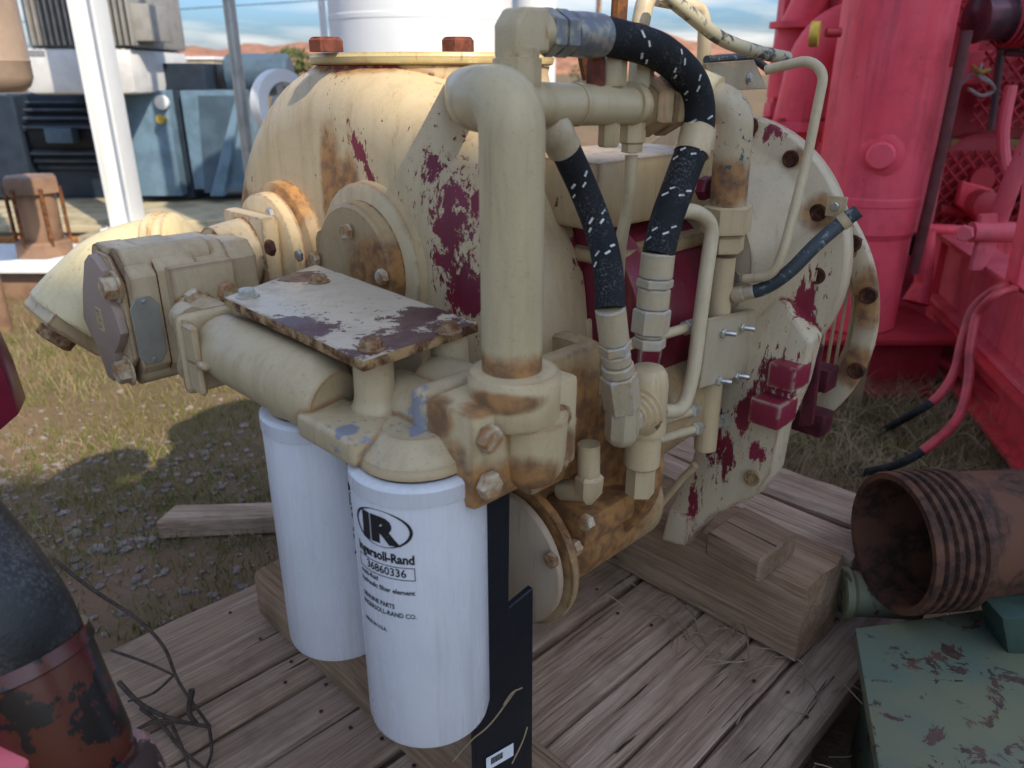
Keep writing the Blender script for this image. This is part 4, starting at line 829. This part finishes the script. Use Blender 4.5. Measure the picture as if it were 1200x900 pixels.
# left part behind the bell: posts, manifold and big elbow
redp('frame_post', 'red', lambda b: (wbox(b, 1.02, 1.10, 3.2, 3.28, 0, 2.6, .004), wbox(b, 1.205, 1.28, 3.1, 3.2, 0, 2.6, .004)))
redp('guard_panel', 'red', lambda b: (wbox(b, 1.10, 1.205, 3.24, 3.26, 0, 2.6), wbox(b, .95, 1.6, 3.0, 3.08, .80, .88, .004), wbox(b, .95, 1.6, 3.0, 3.1, .55, .74, .004)))
redp('intake_pipe', 'red', lambda b: (tube(b, fillet([Vector((1.06, 3.02, 1.7)), Vector((1.06, 3.02, 1.23)), Vector((1.0, 3.02, 1.10)), Vector((1.0, 3.02, .9))], .1, 8), .06, 20), lathe(b, Vector((1.0, 3.0, 1.13)), UP, [(0, .085), (.02, .085)], 20)))
redp('big_elbow', 'red', lambda b: (tube(b, fillet([Vector((1.30, 2.72, 1.12)), Vector((1.02, 2.78, 1.12)), Vector((.98, 2.80, .75))], .17, 12), .085, 26), lathe(b, Vector((.98, 2.80, .80)), UP, [(0, .125), (.03, .125)], 28)))
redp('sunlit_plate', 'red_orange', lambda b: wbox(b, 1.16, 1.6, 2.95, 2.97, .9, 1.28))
def mesh_guard(x0, x1, z0, z1, y, c=.05):
    def f(b):
        n = int((x1 - x0 + z1 - z0) / c) + 1
        for k in range(n):
            s = k * c
            for sg in (1, -1):
                ax_, bx_ = max(0, s - (z1 - z0)), min(x1 - x0, s)
                if bx_ <= ax_: continue
                P = Vector((ax_, 0, s - ax_)); Q = Vector((bx_, 0, s - bx_))
                if sg < 0: P.x, Q.x = (x1 - x0) - P.x, (x1 - x0) - Q.x
                tube(b, [P + Vector((x0, y, z0)), Q + Vector((x0, y, z0))], .006, 4, False)
    o = redp('mesh_guard', 'red_dark', f); return o
mesh_guard(1.22, 1.62, 1.10, 1.75, 2.9); mesh_guard(1.62, 2.05, .80, 1.4, 2.86); mesh_guard(1.5, 2.0, .45, .72, 2.9)
redp('back_panel', 'red_dark', lambda b: wbox(b, 1.3, 4.5, 3.9, 3.95, .12, 3.0)); redp('side_panel', 'red', lambda b: wbox(b, 1.85, 1.95, 3.5, 3.6, .9, 2.6, .004))
redp('roof_beam', 'red', lambda b: wbox(b, 1.0, 4.2, 3.2, 3.3, 1.75, 1.95, .004))
redp('cover_strip', 'red_orange', lambda b: wbox(b, 1.70, 1.95, 3.10, 3.12, 1.2, 1.9))
for k in range(8):
    t = k * math.pi / 4; bolt(Vector((.98 + .105 * math.cos(t), 2.80 + .105 * math.sin(t), .83)), UP, .014, RS, 'red_dark', .8)
for z in (.25, .55, .85, 1.15, 1.45): bolt((1.06, 3.2, z), Vector((0, -1, 0)), .018, RS, 'red_dark', .7); bolt((1.24, 3.1, z + .08), Vector((0, -1, 0)), .016, RS, 'red_dark', .7)
redp('hydraulic_line', 'red_dark', lambda b: tube(b, fillet([Vector((1.13, 3.0, 2.0)), Vector((1.13, 3.0, 1.0)), Vector((1.45, 2.95, .92)), Vector((1.5, 2.9, .5))], .06, 6), .016, 10))
redp('hydraulic_line', 'dark_pipe', lambda b: tube(b, fillet([Vector((1.42, 2.8, 2.0)), Vector((1.42, 2.8, 1.3)), Vector((1.62, 2.8, 1.22)), Vector((1.66, 2.8, .8))], .05, 6), .013, 10))
redp('side_rail', 'red_pink', lambda b: (wbox(b, 1.50, 1.56, 2.86, 2.92, .44, 1.0, .004), wbox(b, 1.50, 2.6, 2.90, 2.94, .96, 1.0, .004)))
for x in (1.7, 1.85, 2.0, 2.15): redp('injector', 'red_dark', lambda b: (lathe(b, (x, 2.92, .86), UP, [(0, .03), (.05, .03), (.06, .02), (.14, .016), (.15, .024), (.17, .024)], 12), tube(b, spline([Vector((x, 2.92, 1.03)), Vector((x + .04, 2.86, 1.08)), Vector((x + .09, 2.9, .98))], 5), .007, 8)))
redp('gear_housing', 'red_dark', lambda b: (lathe(b, (1.72, 2.98, .62), Vector((0, -1, 0)), [(0, .16), (.05, .16), (.06, .14), (.06, .05), (.1, .045), (.1, 0)], 32),)); redp('pulley', 'dark_pipe', lambda b: lathe(b, (1.98, 2.9, .58), Vector((0, -1, 0)), [(-.05, .10), (.0, .10), (.015, .085), (.03, .10), (.05, .10), (.05, 0)], 28))
# red control hoses hanging from the beam to the ground
for k, pts in enumerate(([pZ(1190, 332, .47), pZ(1168, 338, .472), pY(1140, 362, 1.93), pY(1127, 400, 1.88), pY(1118, 436, 1.84), pY(1098, 466, 1.80), pY(1068, 486, 1.83), pZ(1034, 505, .012)],
                         [pZ(1192, 337, .47), pZ(1168, 345, .472), pY(1145, 370, 1.88), pY(1137, 410, 1.83), pY(1134, 450, 1.78), pY(1122, 490, 1.70), pY(1090, 522, 1.64), pY(1050, 545, 1.66), pZ(1000, 556, .012)])):
    h = redp('control_hose', 'red_hose', lambda b: tube(b, spline(pts, 8)[: -14], .0115, 12)); b = nb(); tube(b, spline(pts, 8)[-16:], .0105, 12); obj('hose_end', b, 'rubber', h)
# dry weed stalk at the beam end
b = nb()
for k in range(5): tube(b, spline([Vector((1.02 + .01 * k, 2.15, 0)), Vector((1.03 + .012 * k, 2.14 + .01 * k, .16)), Vector((1.02 + .018 * (k - 2), 2.12, .33 - .02 * k))], 4), .004, 5)
tag(obj('weed_stalk', b, 'straw'), 'thin dry weed stalk standing in front of the red cross beam', 'weed')
# ================================================================== BACKGROUND ON THE LEFT
def part2(name, m, parent, fn, sharp=35): b = nb(); fn(b); return obj(name, b, m, parent, None, sharp)
def ybox(b, x0, y0, x1, y1, Y, depth, bev=.004):
    """box whose front face covers the photo rectangle at distance Y"""
    p = pY((x0 + x1) / 2, y0, Y); q = pY((x0 + x1) / 2, y1, Y); l = pY(x0, (y0 + y1) / 2, Y); r = pY(x1, (y0 + y1) / 2, Y)
    wbox(b, l.x, r.x, Y, Y + depth, q.z, p.z, bev)
# white H-section column
wc = pY(126, 130, 4.5); W0 = .068
b = nb(); wbox(b, wc.x - W0, wc.x - W0 + .016, 4.42, 4.58, .16, 2.8, .003); wbox(b, wc.x + W0 - .016, wc.x + W0, 4.42, 4.58, .16, 2.8, .003); wbox(b, wc.x - W0 + .0165, wc.x + W0 - .0165, 4.49, 4.505, .16, 2.8)
wcol = thing('steel_column', 'white painted steel column in front of the blue power unit', 'column', (wc.x, 4.5, .15)); obj('shaft', b, 'white_paint', wcol)
part2('base_plate', 'white_paint', wcol, lambda b: wbox(b, wc.x - .11, wc.x + .11, 4.38, 4.62, .135, .159, .003))
for i in (-1, 1): bolt((wc.x + i * .09, 4.42, .159), UP, .012, wcol, 'steel', .7)
# skid of the blue unit
sk = thing('blue_unit_skid', 'cream steel skid rail with rusty boards under the blue power unit', 'skid', (-2.6, 5.0, 0))
part2('front_rail', 'cream_rail', sk, lambda b: (wbox(b, -5.2, -1.35, 4.62, 4.70, .095, .133, .003), wbox(b, -5.2, -1.35, 4.665, 4.68, -.0 + .03, .0945)))
part2('rail_deck', 'cream_rail', sk, lambda b: wbox(b, -5.2, -1.32, 4.705, 6.5, .10, .15, .002))
part2('column_foot', 'cream_rail', sk, lambda b: wbox(b, wc.x - .2, wc.x + .2, 4.30, 4.618, .08, .134, .002))
part2('rusty_board', 'rust_orange', sk, lambda b: wbox(b, -5.2, -1.30, 4.55, 4.615, .0, .075, .004))
# blue power unit
BU = thing('blue_power_unit', 'blue steel power unit with dark louvred motor behind the white column', 'power unit', (-3.0, 5.6, .15))
BY = 5.5
def bp_(name, m, *rects): return part2(name, m, BU, lambda b: [ybox(b, *r) for r in rects])
bp_('side_housing', 'navy', (-60, 112, 28, 232, BY, .6, .01), (20, 110, 165, 232, BY + .12, .5, .01))
mc = pY(92, 158, BY + .2); mr = (pY(92, 108, BY + .2).z - pY(92, 208, BY + .2).z) / 2
mt = part2('motor_shell', 'black', BU, lambda b: lathe(b, Vector((pY(26, 158, BY).x, mc.y + .12, mc.z)), Vector((1, 0, 0)), [(0, mr * .9), (.02, mr * .98), (.78, mr * .98), (.8, mr * .9)], 40))
for k in range(13):
    t = R(-62 + k * 10.5); 
    if 5 <= k <= 6: continue
    c = Vector((pY(95, 158, BY).x, mc.y + .12 - math.cos(t) * mr * 1.03, mc.z + math.sin(t) * mr * 1.03))
    part2('cooling_fin', 'navy_fin', mt, lambda b: box(b, c, Vector((.385, 0, 0)), Vector((0, -math.cos(t), math.sin(t))) * .03, Vector((0, math.sin(t), math.cos(t))) * .009, .002))
part2('terminal_box', 'blue_dark', mt, lambda b: ybox(b, 52, 150, 84, 168, BY + .12 - mr * .9 + .05, .1, .01))
bp_('control_box', 'blue', (150, 106, 204, 230, BY - .1, .5, .012)); 
gb = bp_('shade_strip', 'navy', (204, 106, 219, 232, BY, .4, .004));  # navy strip paints the dark shaded stripe beside the control box
gg = pY(191, 120, BY - .1); ga = part2('gauge', 'white_paint', BU, lambda b: lathe(b, gg, Vector((0, -1, 0)), [(0, .045), (.03, .045), (.034, .038), (.034, 0)], 28)); part2('valve_knob', 'gold', BU, lambda b: lathe(b, pY(193, 139, BY - .1), Vector((0, -1, 0)), [(0, .02), (.05, .02), (.06, .03), (.07, .03), (.07, 0)], 14))
bp_('end_panel', 'blue', (219, 106, 282, 222, BY - .05, .5, .008))
part2('gusset', 'blue', BU, lambda b: prism(b, [pY(x, y, BY - .12) for x, y in ((276, 112), (283, 112), (262, 230), (246, 230))], Vector((0, .07, 0)), .003, 1))
part2('gusset_plate', 'blue_dark', BU, lambda b: prism(b, [pY(x, y, BY - .055) for x, y in ((232, 112), (276, 112), (250, 226), (240, 226))], Vector((0, .004, 0))))
bp_('top_tray', 'navy', (150, 74, 240, 106, BY + .05, .6, .006))
part2('hood', 'blue_dark', BU, lambda b: lathe(b, Vector((pY(282, 90, BY).x - .2, BY + .35, pY(282, 88, BY).z)), Vector((1, 0, 0)), [(0, 0), (0, .12), (.02, .14), (.42, .14), (.44, .12), (.44, 0)], 30))
bp_('under_frame', 'black', (150, 230, 296, 243, BY + .1, .5, .003))
# electric motor above
EM = thing('electric_motor', 'grey and white finned electric motor above the blue power unit', 'motor', (-2.9, 5.1, .9))
EY = 5.1
part2('fan_shroud', 'motor_white', EM, lambda b: ybox(b, 24, 56, 156, 111, EY, .9, .05))
bd = part2('motor_body', 'motor_grey', EM, lambda b: ybox(b, 22, -60, 150, 56, EY + .08, .8, .02))
for k in range(17):
    x = 26 + k * 7.4; part2('cooling_fin', 'motor_grey', bd, lambda b: ybox(b, x, -60, x + 2.6, 53, EY + .0, .085, .002))
part2('junction_box', 'motor_grey', EM, lambda b: ybox(b, 150, 4, 175, 48, EY + .05, .3, .01)); part2('stand_leg', 'motor_grey', EM, lambda b: wbox(b, pY(132, 150, 5.3).x, pY(140, 150, 5.3).x, 5.28, 5.34, .15, .90, .004)); part2('name_plate', 'steel', EM, lambda b: ybox(b, 32, 59, 52, 66, EY - .003, .003, 0))
# rusty tank hanging in at the upper left corner
TY = 3.0; tc_ = pY(-22, 40, TY); tr = (pY(22, 40, TY).x - tc_.x)
rtk = thing('rusty_pipe_column', 'tan brown pipe end hanging in the upper left corner', 'pipe', (tc_.x, TY, pY(0, 108, TY).z))
part2('shell', 'tan_brown', rtk, lambda b: lathe(b, (tc_.x, TY, pY(0, 108, TY).z), UP, [(0, 0), (.0, tr * .7), (.02, tr * .9), (.05, tr), (.10, tr), (.105, tr * 1.02), (.11, tr), (1.6, tr)], 40))
part2('hanger', 'brown_steel', rtk, lambda b: tube(b, [Vector((tc_.x - .2, TY, 0)), Vector((tc_.x - .2, TY, 2.6)), Vector((tc_.x, TY, 2.6))], .04, 12))
# brown caged pump on the rail
GY = 3.7; gx = pY(44, 250, GY).x; gz0 = pY(44, 297, GY).z; gz1 = pY(44, 206, GY).z; gr = pY(72, 250, GY).x - gx
bpn = thing('rusty_pump', 'brown rusty cylinder with tie rods and hexagonal cap on the white rail', 'pump', (gx, GY, gz0))
part2('cylinder', 'brown_steel', bpn, lambda b: lathe(b, (gx, GY, gz0), UP, [(0, gr * .7), (.02, gr * .78), (gz1 - gz0 - .06, gr * .82)], 28)); part2('cap', 'brown_steel', bpn, lambda b: lathe(b, (gx, GY, gz1 - .075), UP, [(0, gr * 1.1), (.06, gr * 1.1), (.075, gr), (.075, 0)], 6))
part2('base', 'brown_steel', bpn, lambda b: lathe(b, (gx, GY, gz0), UP, [(0, gr * 1.2), (.06, gr * 1.2), (.07, gr * 1.1), (.07, 0)], 6))
for k in range(6):
    t = k * math.pi / 3 + .3; part2('tie_rod', 'rust', bpn, lambda b: tube(b, [Vector((gx + gr * 1.02 * math.cos(t), GY + gr * 1.02 * math.sin(t), gz0 + .05)), Vector((gx + gr * 1.02 * math.cos(t), GY + gr * 1.02 * math.sin(t), gz1 - .05))], .009, 8))
rl = thing('white_rail', 'white capped rusty steel beam lying across the yard at left', 'beam', (-2.6, 3.65, 0))
rz = gz0 - .003
part2('white_cap', 'white_paint', rl, lambda b: wbox(b, -4.2, pY(92, 300, 3.5).x, 3.45, 3.95, rz - .035, rz, .004)); part2('web', 'brown_steel', rl, lambda b: wbox(b, -4.2, pY(92, 300, 3.5).x, 3.5, 3.56, 0, rz - .036, .004))
# poles
for (x0, y0, x1, y1, Y, r_, m_, lb) in ((277, -40, 290, 178, 4.2, .030, 'galv', 'thin galvanised steel pole left of the cream gear case'), (379, -30, 384, 90, 4.4, .018, 'white_paint', 'slim white pole just left of the white tank')):
    P = pY(x0, y0, Y); po = thing('pole', lb, 'pole', (pY(x1, y1, Y).x, Y, 0)); part2('shaft', m_, po, lambda b: tube(b, [Vector((pY(x1, y1, Y).x, Y, 0)), Vector((pY(x1, y1, Y).x, Y, 2.8))], r_, 14)); part2('foot_plate', m_, po, lambda b: wbox(b, pY(x1, y1, Y).x - .07, pY(x1, y1, Y).x + .07, Y - .07, Y + .07, 0, .015))
# white tanks
for (xc, Y, wpx, lb) in ((494, 3.3, 106, 'big white cylindrical tank rising behind the gear case'), (626, 4.2, 26, 'narrow white tank partly hidden behind the upper hose elbow')):
    P = pY(xc, 30, Y); r_ = wpx * mpp(P); tk = thing('white_tank', lb, 'tank', (P.x, Y, 0))
    part2('shell', 'white_paint', tk, lambda b: lathe(b, (P.x, Y, 0), UP, [(0, r_ * .97), (.02, r_), (1.16, r_), (1.165, r_ * 1.004), (1.18, r_ * 1.004), (1.185, r_), (2.6, r_), (2.75, r_ * .6), (2.8, 0)], 56), 9); part2('skirt', 'motor_grey', tk, lambda b: lathe(b, (P.x, Y, 0), UP, [(.0, r_ * 1.05), (.05, r_ * 1.05)], 40))
# white ring on its stand
P = pY(330, 122, 3.9); rg = thing('flange_coupling', 'white round flange on a stand behind the gear case', 'flange', (P.x, P.y, 0))
part2('rim', 'white_paint', rg, lambda b: lathe(b, P, Vector((.8, -.6, 0)), [(-.03, .10), (-.03, .155), (.03, .155), (.03, .10), (-.03, .10)], 40, None, False)); part2('stand', 'galv', rg, lambda b: tube(b, [Vector((P.x, P.y, 0)), P - UP * .12], .03, 12)); part2('hub', 'galv', rg, lambda b: (lathe(b, P, Vector((.8, -.6, 0)), [(-.03, .04), (.03, .04)], 20), box(b, P, UP * .13, Vector((.6, .8, 0)) * .012, Vector((.8, -.6, 0)) * .01)))
# pale box standing in for sunlit white equipment far behind
cr = thing('pale_equipment', 'pale box standing in for sunlit white equipment far off above the blue unit', 'far_equipment', pY(228, 78, 9.0)); P = pY(228, 84, 9.0)
part2('equipment_body', 'cream_rail', cr, lambda b: wbox(b, P.x - .22, P.x + .22, 9, 9.4, 0, P.z + .12, .01)); part2('equipment_lid', 'white_paint', cr, lambda b: wbox(b, P.x - .24, P.x + .24, 8.98, 9.42, P.z + .1205, P.z + .15, .005))
# overhead wire
b = nb(); tube(b, spline([pY(-200, 45, 40), pY(170, 14, 40), pY(400, -2, 40), pY(700, -30, 40)], 8), .02, 6); pw = tag(obj('power_line', b, 'black'), 'thin dark power line crossing the sky at upper left', 'cable')
for px in (-203, 703):
    P = pY(px, 45 if px < 0 else -30, 40); b = nb(); tube(b, [Vector((P.x, 40, 0)), Vector((P.x, 40, P.z + .3))], .12, 10); tag(obj('utility_pole', b, 'brown_steel'), 'wooden utility pole at the %s end of the power line' % ('left' if px < 0 else 'right'), 'utility pole')
# far bush
def leafball(b, c, r, n, s):
    for k in range(n):
        d = Vector((random.gauss(0, 1), random.gauss(0, 1), random.gauss(0, 1))).normalized() * r * random.uniform(.5, 1) ** .6; d.z *= .8
        p = c + d; u = Vector((random.uniform(-1, 1), random.uniform(-1, 1), random.uniform(-1, 1))).normalized(); v_ = u.orthogonal().normalized()
        b.faces.new([b.verts.new(p + u * s), b.verts.new(p + v_ * s * .5), b.verts.new(p - u * s), b.verts.new(p - v_ * s * .5)])
for px, py, Y, r_, lb in ((326, 74, 14, .55, 'small green bush in front of the red hills'), (700, 80, 26, .9, 'dusty green bush far behind the hoses')):
    P = pY(px, py, Y); bs = thing('bush', lb, 'bush', (P.x, Y, 0)); b = nb(); P.z = max(P.z, .7)
    for k in range(7): leafball(b, P + Vector((random.uniform(-r_, r_) * .7, random.uniform(-r_, r_) * .7, random.uniform(-.5, .1) * r_)), r_ * .45, 120, .06)
    obj('crown', b, 'leaf', bs); part2('stem', 'twig', bs, lambda b: [tube(b, [Vector((P.x, Y, 0)), Vector((P.x + i * .2, Y, P.z))], [.05, .02], 6) for i in (-1, 0, 1)])

# ================================================================== FOREGROUND
# rusty threaded pipe on the green base, lower right
GP = thing('green_pump_base', 'chipped green machine base carrying a rusty threaded pipe, lower right corner', 'pump base', (.62, .8, 0))
GZ = .232
q = [pZ(1002, 736, GZ), pZ(1165, 712, GZ), pZ(1330, 740, GZ), pZ(1330, 960, GZ), pZ(1040, 960, GZ)]
b = nb(); prism(b, [Vector((p.x, p.y, GZ - .02)) for p in q], UP * .02, .003, 2); prism(b, [Vector((p.x * .9 + .075, p.y * .9 + .08, 0)) for p in q], UP * (GZ - .021), .004, 1); obj('base_plate', b, 'green_paint', GP)
b = nb(); prism(b, [pY(x, y, .85) for x, y in ((1174, 724), (1182, 770), (1200, 806), (1270, 830), (1270, 724))], Vector((0, .06, 0)), .006, 2); obj('upright', b, 'green_dark', GP)
PM = pY(1043, 636, .965); PX = Vector((.99, .13, .0)).normalized(); pr_ = 83 * mpp(PM)
prof = [(0, pr_ * .90), (.0, pr_ * .985)]
for k in range(5): prof += [(.004 + k * .015, pr_), (.010 + k * .015, pr_), (.013 + k * .015, pr_ * .945), (.016 + k * .015, pr_ * .945), (.0185 + k * .015, pr_)]
prof += [(.09, pr_), (.095, pr_ * .97), (.100, pr_ * .93), (.215, pr_ * .91), (.22, pr_ * .87)]
b = nb(); lathe(b, PM, PX, prof, 64, None, False); lathe(b, PM, PX, [(0, pr_ * .90), (.09, pr_ * .86), (.3, pr_ * .84), (.3, 0)], 48, None, False); rp_ = obj('threaded_pipe', b, 'pipe_rust', GP)
b = nb(); lathe(b, PM + PX * .218, PX, [(0, pr_ * .80), (.002, pr_ * .86), (.25, pr_ * .86), (.25, 0)], 48); obj('rear_pipe', b, 'rear_rust', rp_)
b = nb(); lathe(b, pY(983, 694, 1.02), Vector((1, -.1, 0)), [(.0, .0), (.004, .030), (.0, .036), (.002, .042), (.012, .043), (.02, .036), (.12, .036)], 32); obj('small_pipe', b, 'green_paint', GP)
# black hose with red rusty coupling, lower left
LH = thing('suction_hose', 'thick scuffed black hose clamped to a rusty red coupling, lower left corner', 'hose', (-.42, .5, 0))
HY = .50
hp = spline([pY(-150, 555, HY + .06), pY(-85, 605, HY + .04), pY(-32, 665, HY + .02), pY(10, 725, HY), pY(34, 775, HY)], 8)
b = nb(); tube(b, hp, 64 * mpp(hp[-1]), 36); obj('rubber_hose', b, 'rubber_old', LH)
a0, a1 = pY(26, 760, HY), pY(86, 890, HY - .02); dd = (a1 - a0).normalized(); k_ = mpp(a0)
rfit = part2('rusty_nipple', 'left_rust', LH, lambda b: lathe(b, a0, dd, [(0, 60 * k_), (.0, 72 * k_), (.012, 74 * k_), (.014, 70 * k_), (.10, 69 * k_), (.115, 65 * k_), (.12, 69 * k_), (.14, 69 * k_)], 44))
part2('coupling', 'coupling_chip', LH, lambda b: lathe(b, a0 + dd * .118, dd, [(0, 66 * k_), (0, 78 * k_), (.006, 84 * k_), (.03, 86 * k_), (.04, 82 * k_), (.05, 95 * k_), (.5, 95 * k_)], 44))
part2('pink_handle', 'red_pink', LH, lambda b: tube(b, [pY(-60, 930, .44), pY(-10, 900, .44), pY(28, 892, .45), pY(40, 905, .45)], [.03, .028, .020, .01], 20))
# maroon sheet corner at the left edge
b = nb(); prism(b, [pY(x, y, .80) for x, y in ((-120, 330), (-12, 400), (6, 440), (22, 486), (0, 505), (-120, 540))], Vector((-.02, .05, 0)), .004, 2)
ms = thing('maroon_guard', 'glossy maroon sheet metal corner at the left edge', 'guard', (-.7, .8, 0)); obj('panel', b, 'maroon_gloss', ms); part2('guard_leg', 'maroon_gloss', ms, lambda b: tube(b, [Vector((-.72, .82, 0)), pY(-60, 470, .82)], .02, 10))
# dead branch on the deck, left
br = thing('dead_branch', 'dry dark forked branch lying on the planks beside the black hose', 'branch', pZ(215, 850, DECK))
def bz(x, y, z): return pZ(x, y, DECK + z)
for pts, r_ in (([bz(62, 655, .11), bz(110, 692, .10), bz(160, 725, .08), bz(192, 758, .06), bz(210, 800, .035), bz(245, 850, .008)], .0035), ([bz(130, 762, .03), bz(175, 778, .035), bz(205, 792, .04)], .0025), ([bz(140, 800, .02), bz(165, 825, .025), bz(200, 842, .02), bz(245, 852, .008)], .004), ([bz(205, 790, .04), bz(180, 812, .035), bz(150, 822, .03)], .0022),
                ([bz(225, 808, .06), bz(222, 835, .03), bz(232, 850, .008)], .0045), ([bz(165, 830, .02), bz(190, 850, .015), bz(215, 880, .008), bz(245, 905, .006)], .003), ([bz(150, 860, .012), bz(185, 845, .018), bz(220, 848, .012)], .003), ([bz(245, 850, .008), bz(248, 880, .006), bz(240, 905, .005)], .0025), ([bz(200, 845, .015), bz(215, 880, .008), bz(222, 900, .005)], .0025)):
    part2('twig', 'twig', br, lambda b: tube(b, spline(pts, 5), [r_ * (1 - .5 * i / (len(pts) * 5)) for i in range((len(pts) - 1) * 5 + 1)], 7))
# ------------------------------------------------------------------ uncountable cover: stones, grass, straw
def in_deck(x, y, m=0.0):
    a = (x + y) * S2; b_ = (x - y) * S2
    return (-.33 - m < a < 1.34 + m) and (-1.16 - m < b_ < -.26 + m)
def build(name, V, F, m, label=None):
    me = bpy.data.meshes.new(name); me.from_pydata(V, [], F); me.materials.append(mat(m)); me.update()
    o = bpy.data.objects.new(name, me); COL.objects.link(o); put(o, None, Matrix()); return tag(o, label, None, None, 'stuff')
ico = [Vector(p).normalized() for p in ((0, 0, 1), (.9, 0, .45), (.28, .85, .45), (-.72, .53, .45), (-.72, -.53, .45), (.28, -.85, .45), (.72, .53, -.45), (-.28, .85, -.45), (-.9, 0, -.45), (-.28, -.85, -.45), (.72, -.53, -.45), (0, 0, -1))]
icf = [(0, 1, 2), (0, 2, 3), (0, 3, 4), (0, 4, 5), (0, 5, 1), (1, 6, 2), (2, 6, 7), (2, 7, 3), (3, 7, 8), (3, 8, 4), (4, 8, 9), (4, 9, 5), (5, 9, 10), (5, 10, 1), (1, 10, 6), (6, 11, 7), (7, 11, 8), (8, 11, 9), (9, 11, 10), (10, 11, 6)]
V, F = [], []
cnt = 0
while cnt < 6500:
    if random.random() < .7: x, y = random.gauss(-1.05, .45), random.gauss(1.55, .35)
    else: x, y = random.uniform(-4, 3), random.uniform(1.0, 5)
    if in_deck(x, y, .02): continue
    s = .002 + .012 * random.random() ** 6; cnt += 1; n0 = len(V); sx, sy, sz = (s * random.uniform(.7, 1.3) for _ in range(3))
    for p in ico: k = random.uniform(.8, 1.15); V.append((x + p.x * sx * k, y + p.y * sy * k, s * .25 + p.z * sz * .6 * k))
    F += [tuple(i + n0 for i in f) for f in icf]
build('gravel', V, F, 'stone', 'grey and pink gravel scattered over the bare earth')
def patch(x, y): return .5 + .5 * math.sin(x * 2.3 + 1.1 * math.sin(y * 1.7)) * math.sin(y * 2.9 + 1.3 * math.sin(x * 1.9))
def blades(n, region, hmin, hmax, wid, lean, thr, keep=None):
    V, F = [], []; c = 0; tries = 0
    while c < n and tries < n * 12:
        tries += 1; x, y = region()
        if in_deck(x, y, .01) or (keep and not keep(x, y)) or patch(x, y) < thr + random.uniform(-.25, .25): continue
        for _ in range(random.randint(3, 7)):
            c += 1; bx, by = x + random.gauss(0, .022), y + random.gauss(0, .022)
            if in_deck(bx, by): continue
            h = random.uniform(hmin, hmax); t = random.uniform(0, 6.283); l = random.uniform(.2, 1) * lean * h; dx, dy = math.cos(t) * l, math.sin(t) * l; t2 = random.uniform(0, 6.283); wx, wy = math.cos(t2) * wid, math.sin(t2) * wid
            n0 = len(V); V += [(bx - wx, by - wy, -.002), (bx + wx, by + wy, -.002), (bx + dx * .45 + wx * .7, by + dy * .45 + wy * .7, h * .6), (bx + dx * .45 - wx * .7, by + dy * .45 - wy * .7, h * .6), (bx + dx, by + dy, h)]
            F += [(n0, n0 + 1, n0 + 2, n0 + 3), (n0 + 3, n0 + 2, n0 + 4)]
    return V, F
V, F = blades(52000, lambda: (random.uniform(-3.2, .2), 1.15 + 3.6 * random.random() ** 1.4), .008, .036, .0012, .9, .36)
V2, F2 = blades(6000, lambda: (random.uniform(.3, 1.3), random.uniform(1.35, 2.4)), .01, .06, .0012, .9, .5); n0 = len(V); V += V2; F += [tuple(i + n0 for i in f) for f in F2]
build('grass', V, F, 'grass', 'short patchy green grass growing on the dry earth')
V, F = blades(16000, lambda: (random.uniform(-3.2, .1), 1.15 + 3.8 * random.random() ** 1.3), .010, .04, .0009, 1.6, .36)
V2, F2 = blades(9000, lambda: (random.uniform(.3, 1.5), random.uniform(1.2, 2.5)), .02, .10, .0011, 1.8, .2); n0 = len(V); V += V2; F += [tuple(i + n0 for i in f) for f in F2]
V2, F2 = blades(900, lambda: (random.uniform(-2.6, -1.2), random.uniform(2.2, 3.4)), .03, .12, .0012, .8, .35); n0 = len(V); V += V2; F += [tuple(i + n0 for i in f) for f in F2]
build('dry_grass', V, F, 'straw', 'dry straw coloured grass lying over the earth')
# dry stalks caught on the deck at right and in the dark gap
b = nb()
for k in range(70):
    if k < 48: c = M(random.gauss(.93, .035), random.uniform(-.62, -.30), DECK + random.uniform(.003, .018))
    else: c = M(random.uniform(.55, 1.0), random.uniform(-.30, -.2), random.uniform(.03, .15))
    t = random.uniform(0, 6.28); l = random.uniform(.02, .085); d = Vector((math.cos(t), math.sin(t), random.uniform(-.05, .12))) * l
    m_ = c + d * .5 + Vector((random.gauss(0, .006), random.gauss(0, .006), random.uniform(0, .012))); e_ = c + d; e_.z = max(e_.z, .02 if k > 47 else DECK + .003)
    tube(b, spline([c, m_, e_], 4), random.uniform(.0006, .0014), 4, False)
tag(obj('dry_stalks', b, 'stalk'), 'tangle of thin dry stalks blown against the thick timber', None, None, 'stuff')
b = nb()
for pts in ([pB(530, 893, -.447), pB(552, 868, -.446), pB(575, 848, -.445), pB(605, 808, -.444)], [pB(590, 826, -.444), pB(600, 812, -.442), pB(612, 806, -.44)], [pB(600, 895, -.44), pB(612, 870, -.44), pB(618, 852, -.44)]): tube(b, spline(pts, 5), .0009, 5)
tag(obj('dry_stem', b, 'straw'), 'thin pale dry stem hanging in front of the black bracket', 'stem')
# long bent straws among the right-hand grass
b = nb()
for k in range(60):
    x, y = random.uniform(.55, 1.25), random.uniform(1.45, 2.2)
    if in_deck(x, y): continue
    t = random.uniform(0, 6.28); l = random.uniform(.1, .3); p0 = Vector((x, y, .005)); p2 = p0 + Vector((math.cos(t) * l, math.sin(t) * l, random.uniform(.0, .06))); tube(b, spline([p0, (p0 + p2) / 2 + UP * random.uniform(.01, .06), p2], 4), .0013, 4, False)
tag(obj('straw_litter', b, 'straw'), 'long bent straws in the grass beside the red skid', None, None, 'stuff')
